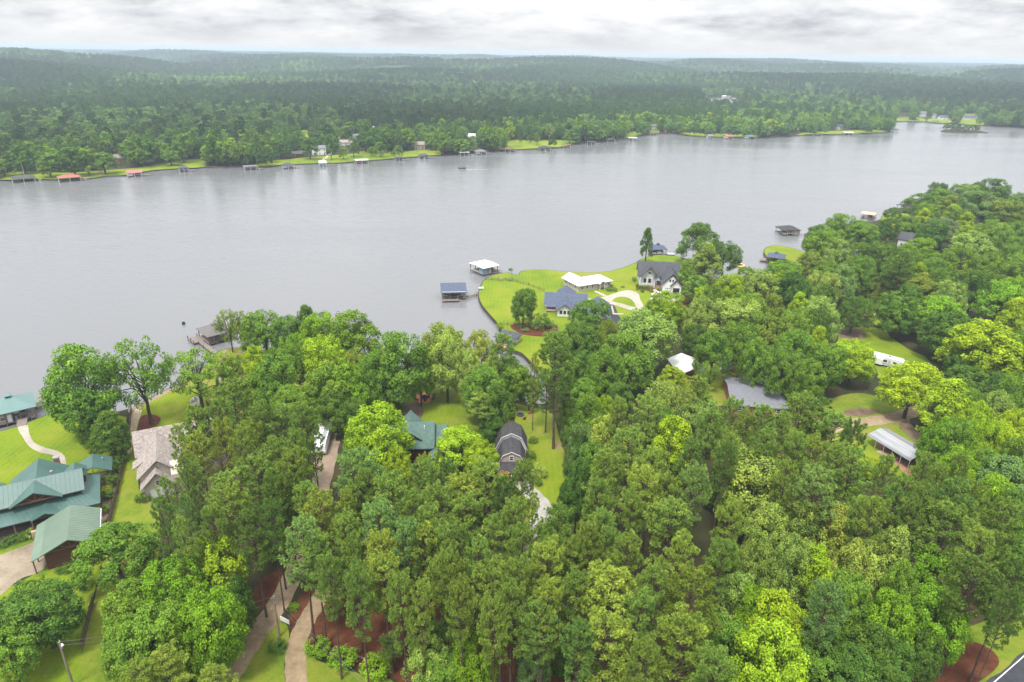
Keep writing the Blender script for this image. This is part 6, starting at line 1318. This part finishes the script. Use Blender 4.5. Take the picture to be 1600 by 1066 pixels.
def wire(label, a, b_, sag, group):
    P = [a.lerp(b_, k / 14) - Vector((0, 0, sag * 4 * (k / 14) * (1 - k / 14))) for k in range(15)]
    o = MB().tube([tuple(p) for p in P], 0.016, 4).build('power_line', WIRE); tag(o, label, 'wire', group)
B3 = G(640, 1120, GZ + 8)
for k in range(2):
    dz = Vector((0, 0, -1.2 * k)); wire('power line sagging from the drive pole to the street lamp pole', A1 + dz, A3 + dz * .6, 1.2, 'power lines to the lamp pole')
    wire('power line running from the drive pole past the round shrubs', A1 + dz, B3 + dz * .8, .8, 'power lines past the shrubs')
wire('guy wire stretched from the transformer pole to the ground', A2 - Vector((0, 0, .8)), Vector((A2.x + 3.6, A2.y - 3.0, GZ)), 0.0, None)
wire('service line from the drive pole up the gravel drive', A1 - Vector((0, 0, .4)), Vector((A1.x + 3.5, A1.y + 32, GZ + 9)), 1.0, None)
sg = thing('street_sign', 'blank white sign board standing between the gravel drives', 'sign', (*tuple(G(446, 978))[:2], GZ), rad(-28)); MB().box(-1.0, 1.0, -.04, .04, .8, 1.7).build('board', SIGNWHITE, sg); posts(sg, [(-.9, .1), (.9, .1)], 0, 1.6, POLEWOOD, .05)
tl = thing('timber_edging', 'line of landscape timbers behind the round shrubs', 'edging', (*tuple(G(513, 1013))[:2], GZ))
P = [G(513, 1013), G(540, 1022), G(572, 1030)]
for a, c in zip(P, P[1:]): MB().tube([a - P[0] + Vector((0, 0, .1)), c - P[0] + Vector((0, 0, .1))], .12, 5).build('timber', WOOD, tl)

# ------------------------------------------------------------------ the far shore
def fb_(x_, y_, w_, roof, rm, wm, label, z_off=0.0, share=(0, .4), dock=0.0, boatm=None):
    g = G(x_, y_, 0); k = mpp(g); W = w_ * k; D = min(9, max(6, W * .7)); rz = math.atan2(-g.x, g.y) * .6 + rad(16)
    b = boathouse('boathouse', label, off((g.x, g.y), rz, -W / 2, 0), rz, W, D, roof, rm, wm, 3.0, 4.6, share, .8, group=None, small=True)
    if dock: MB().box(W + .02, W + dock, .5, 2.4, .55, .75).build('side_dock', DECK, b)
    if boatm: boat('moored_boat', 'small boat at the ' + label, (*off((g.x, g.y), rz, W * .72, D * .35), .1), rz + rad(180), 5.5, 2.1, boatm, engine=False)
    return b
FB = [(38, 285, 30, 'hip', GREYSH, None, 'far boathouse with flagpole and grey roof', WHITE, 0), (110, 284, 30, 'hip', REDROOF, None, 'far boathouse with wide red hip roof beside a stone patio', WHITE, 5), (211, 276.5, 20, 'gable', REDROOF, GREYSIDE, 'far boathouse with red gable roof and side dock', None, 6),
 (288, 269, 13, 'hip', GREYSH, None, 'small far boat shelter with grey roof beside a grassy bank', WHITE, 5), (392, 266, 18, 'flat', PALEGREYSH, None, 'far boat lift with pale rounded cover', WHITE, 6), (451, 264, 17, 'hip', GREYSH, GREYSIDE, 'far boathouse with grey roof below the brown log house', WHITE, 6), (505, 260.5, 10, 'gable', WHITEMETAL, mat('teal_siding', (.12, .25, .28), .7), 'narrow far boathouse with teal wall below the white house', None, 9),
 (566, 256, 19, 'flat', WHITEMETAL, BRICK, 'far boathouse with white flat roof and red skirting', None, 3), (624, 251.5, 11, 'flat', GREYSH, None, 'low far dock shelter with grey roof beside dark shrubs', WHITE, 6), (663, 248.5, 15, 'hip', GREYSH, None, 'far boathouse with dark hip roof below the brown house', WHITE, 7), (726, 243.5, 14, 'flat', WHITEMETAL, None, 'far boat shelter with thin white roof', TANROOF, 2), (752, 242, 17, 'hip', PALEGREYSH, GREYSIDE, 'far boathouse with pale grey hip roof', None, 5),
 (797, 238, 16, 'hip', BROWNWOOD, None, 'far boathouse with reddish brown hip roof at the field corner', WHITE, 4), (852, 236, 17, 'hip', DARKSH, None, 'far boathouse with dark brown hip roof before the open field', WHITE, 5), (886, 231.5, 11, 'flat', BROWNWOOD, None, 'small far boathouse with brown roof at the field edge', None, 3), (924, 226, 13, 'flat', GREYSH, None, 'far dock with moored boats under the willow-like tree', WHITE, 6), (955, 222, 11, 'flat', PALEGREYSH, None, 'far boat lift with pale cover by the reedy bank', WHITE, 2),
 (989, 220, 13, 'flat', WHITEMETAL, BROWNWOOD, 'far boathouse with bright white flat roof and dark walls', None, 6), (1021, 212, 11, 'flat', GREYSH, None, 'far dock shelter with grey roof by the little lawn', WHITE, 5), (1045, 209, 12, 'gable', BRICK, BRICK, 'far brick boathouse with dark openings', None, 0), (1110, 217, 9, 'gable', PALEGREYSH, GREYSIDE, 'small far boathouse with grey gable on the long lawn', None, 0), (1139, 217.5, 12, 'gable', REDROOF, WHITE, 'far white boathouse with orange-red roof', None, 3), (1172, 217.5, 16, 'hip', TEAL, WHITE, 'far boathouse with sea-green hip roof', None, 3),
 (1277, 212.5, 14, 'flat', DARKSH, None, 'far open boathouse with dark roof below the trees', None, 0), (1326, 211, 14, 'flat', GREYSIDE, None, 'far pale dock with low roof', None, 4), (1398, 207, 13, 'hip', DARKSH, None, 'dark boathouse off the tip of the far point', None, 0), (1431, 191, 10, 'hip', DARKSH, None, 'distant boathouse with dark roof in the far bay', None, 0), (1463, 192.5, 9, 'flat', BLUESH, None, 'distant boathouse with blue roof in the far bay', None, 0), (1487, 193.5, 8, 'flat', WHITEMETAL, None, 'distant boathouse with white roof in the far bay', None, 0)]
for x_, y_, w_, rf, rm, wm, lb, bm, dk in FB: fb_(x_, y_, w_, rf, rm, wm, lb, dock=dk, boatm=bm)
fp = thing('flagpole', 'tall white flagpole standing by the grey far boathouse', 'flagpole', (*tuple(G(40, 281, FZ))[:2], FZ)); MB().tube([(0, 0, 0), (0, 0, 11)], [.1, .05], 6).build('shaft', WHITE, fp); MB().box(-.2, .2, -.2, .2, 0, .3).build('base', OLDCONC, fp)
def fh(name, label, x_, y_, w_, ze, zr, wm, rm, rz=12, d=.6, hip=None):
    g = G(x_, y_, FZ); W = w_ * mpp(g); g = g + Vector((g.x, g.y, 0)).normalized() * W * d / 2
    zz = max(FZ, float(hills(g.x, g.y))); simple_house(name, label, (g.x, g.y), rad(rz) + math.atan2(-g.x, g.y) * .5, W, W * d, ze, zr, wm, rm, z=zz - .05, hipins=hip)
fh('white_villa', 'white two-storey house with pale roof on the far lawn', 503, 242.5, 30, 6.0, 8.2, WHITE, PALEGREYSH)
fh('log_lodge', 'long dark brown lodge with grey roof by the far shore', 469, 246, 24, 3.0, 5.0, LOG, GREYSH)
fh('white_bungalow', 'low white bungalow with brown roof behind the far lawn', 540, 228, 22, 3.2, 5.6, WHITE, BROWNSH)
fh('white_annex', 'small white gabled annex behind the white bungalow', 556, 219, 10, 4.0, 6.5, WHITE, PALEGREYSH, 30)
fh('white_barn', 'white-roofed building above the far lawn trees', 587, 207, 14, 4.0, 6.5, WHITE, WHITEMETAL)
fh('brown_house', 'brown-grey house with white chimney end near the far shore', 655, 234, 19, 4.5, 7.5, TAN, BROWNSH)
fh('metal_roofed_house', 'house with bright white metal roof among the far trees', 738, 221, 13, 5.0, 8.0, WHITE, WHITEMETAL, -25)
fh('hillside_mansion', 'large white house with grey roof on the wooded slope far behind', 1284, 166, 16, 5.5, 9.0, WHITE, GREYSH)
fh('hillside_mansion', 'smaller white house beside the large one on the far slope', 1298, 167, 8, 5.0, 8.0, WHITE, GREYSH)
fh('bay_house', 'pale house with steep grey roof at the head of the far bay', 1441, 183, 9, 5.0, 9.0, GREYSIDE, PALEGREYSH)
fh('bay_house', 'little pale house with grey roof in the far bay trees', 1459, 185, 6, 4.0, 7.0, GREYSIDE, PALEGREYSH)
fh('bay_house', 'wide blue-roofed house by the far bay', 1473, 187, 14, 3.5, 6.5, WHITE, BLUESH)
fh('bay_house', 'dark blue-roofed new house on the red clay lot', 1514, 187, 17, 3.5, 6.5, GREYSIDE, BLUESH)
fh('brick_house', 'brick house with white dormer half hidden behind far trees', 186, 255, 12, 4.0, 7.0, BRICK, BROWNSH)
fh('grey_cottage', 'grey cottage glimpsed between trees at the far lawn end', 1022, 202, 8, 3.5, 6.0, GREYSIDE, PALEGREYSH)
fh('point_cottage', 'slate-roofed cottage among trees of the far point', 1311, 203, 9, 4.0, 7.0, GREYSIDE, BLUESH)
for i, (x_, y_) in enumerate([(1131, 152.5), (1138, 153), (1146, 157), (1101, 154)]): fh('arm_boathouse', ['white-roofed boathouse on the hidden lake arm', 'grey boathouse on the hidden lake arm', 'brown boathouse at the bend of the hidden lake arm', 'white shed at the near end of the hidden lake arm'][i], x_, y_, 7, 3.0, 4.5, [WHITE, GREYSIDE, BROWNWOOD, WHITE][i], [WHITEMETAL, PALEGREYSH, BROWNSH, WHITEMETAL][i])
# pontoon boat under way
g = G(722, 265, 0); pt = thing('pontoon_boat', 'dark pontoon boat with canopy crossing the open lake', 'boat', (g.x, g.y, 0.05), rad(186))
for s in (-1, 1): MB().tube([(-3.4, s * .9, .2), (3.0, s * .9, .2), (3.6, s * .9, .4)], [.32, .32, .05], 8).build('pontoon', STEEL, pt)
MB().box(-3.3, 3.2, -1.25, 1.25, .5, .62).build('deck', CREAM, pt); MB().box(-3.2, 3.1, -1.25, -1.2, .62, 1.3).box(-3.2, 3.1, 1.2, 1.25, .62, 1.3).box(3.05, 3.1, -1.2, 1.2, .62, 1.3).build('rail_panel', BLACKPL, pt)
MB().box(-2.8, .2, -1.2, 1.2, 2.3, 2.38).build('canopy', BLACKPL, pt); posts(pt, [(a, b) for a in (-2.7, .1) for b in (-1.15, 1.15)], .62, 2.3, STEEL, .04); MB().box(-3.0, -2.3, -.9, .9, .62, 1.1).box(.8, 1.4, -1.1, -.3, .62, 1.2).build('seats', TAN, pt)
wk = MB(); rw = random.Random(4); f0 = Vector((math.cos(rad(6)), math.sin(rad(6)), 0)); n0 = Vector((-f0.y, f0.x, 0))
for i in range(75):
    d = rw.uniform(3.6, 22) ** 1.0; sp_ = .5 + d * .035; p = g + f0 * d + n0 * rw.gauss(0, sp_ * .5); r_ = rw.uniform(.12, .34) * (1.25 - d / 22)
    wk.poly([(p.x + r_ * 2.2 * math.cos(a), p.y + r_ * .8 * math.sin(a), .012 + i * .00012) for a in np.linspace(0, 2 * math.pi, 7)[:-1]])
wo = wk.build('wake', FOAM); wo['kind'] = 'stuff'; wo['label'] = 'white wake foam trailing behind the pontoon boat'
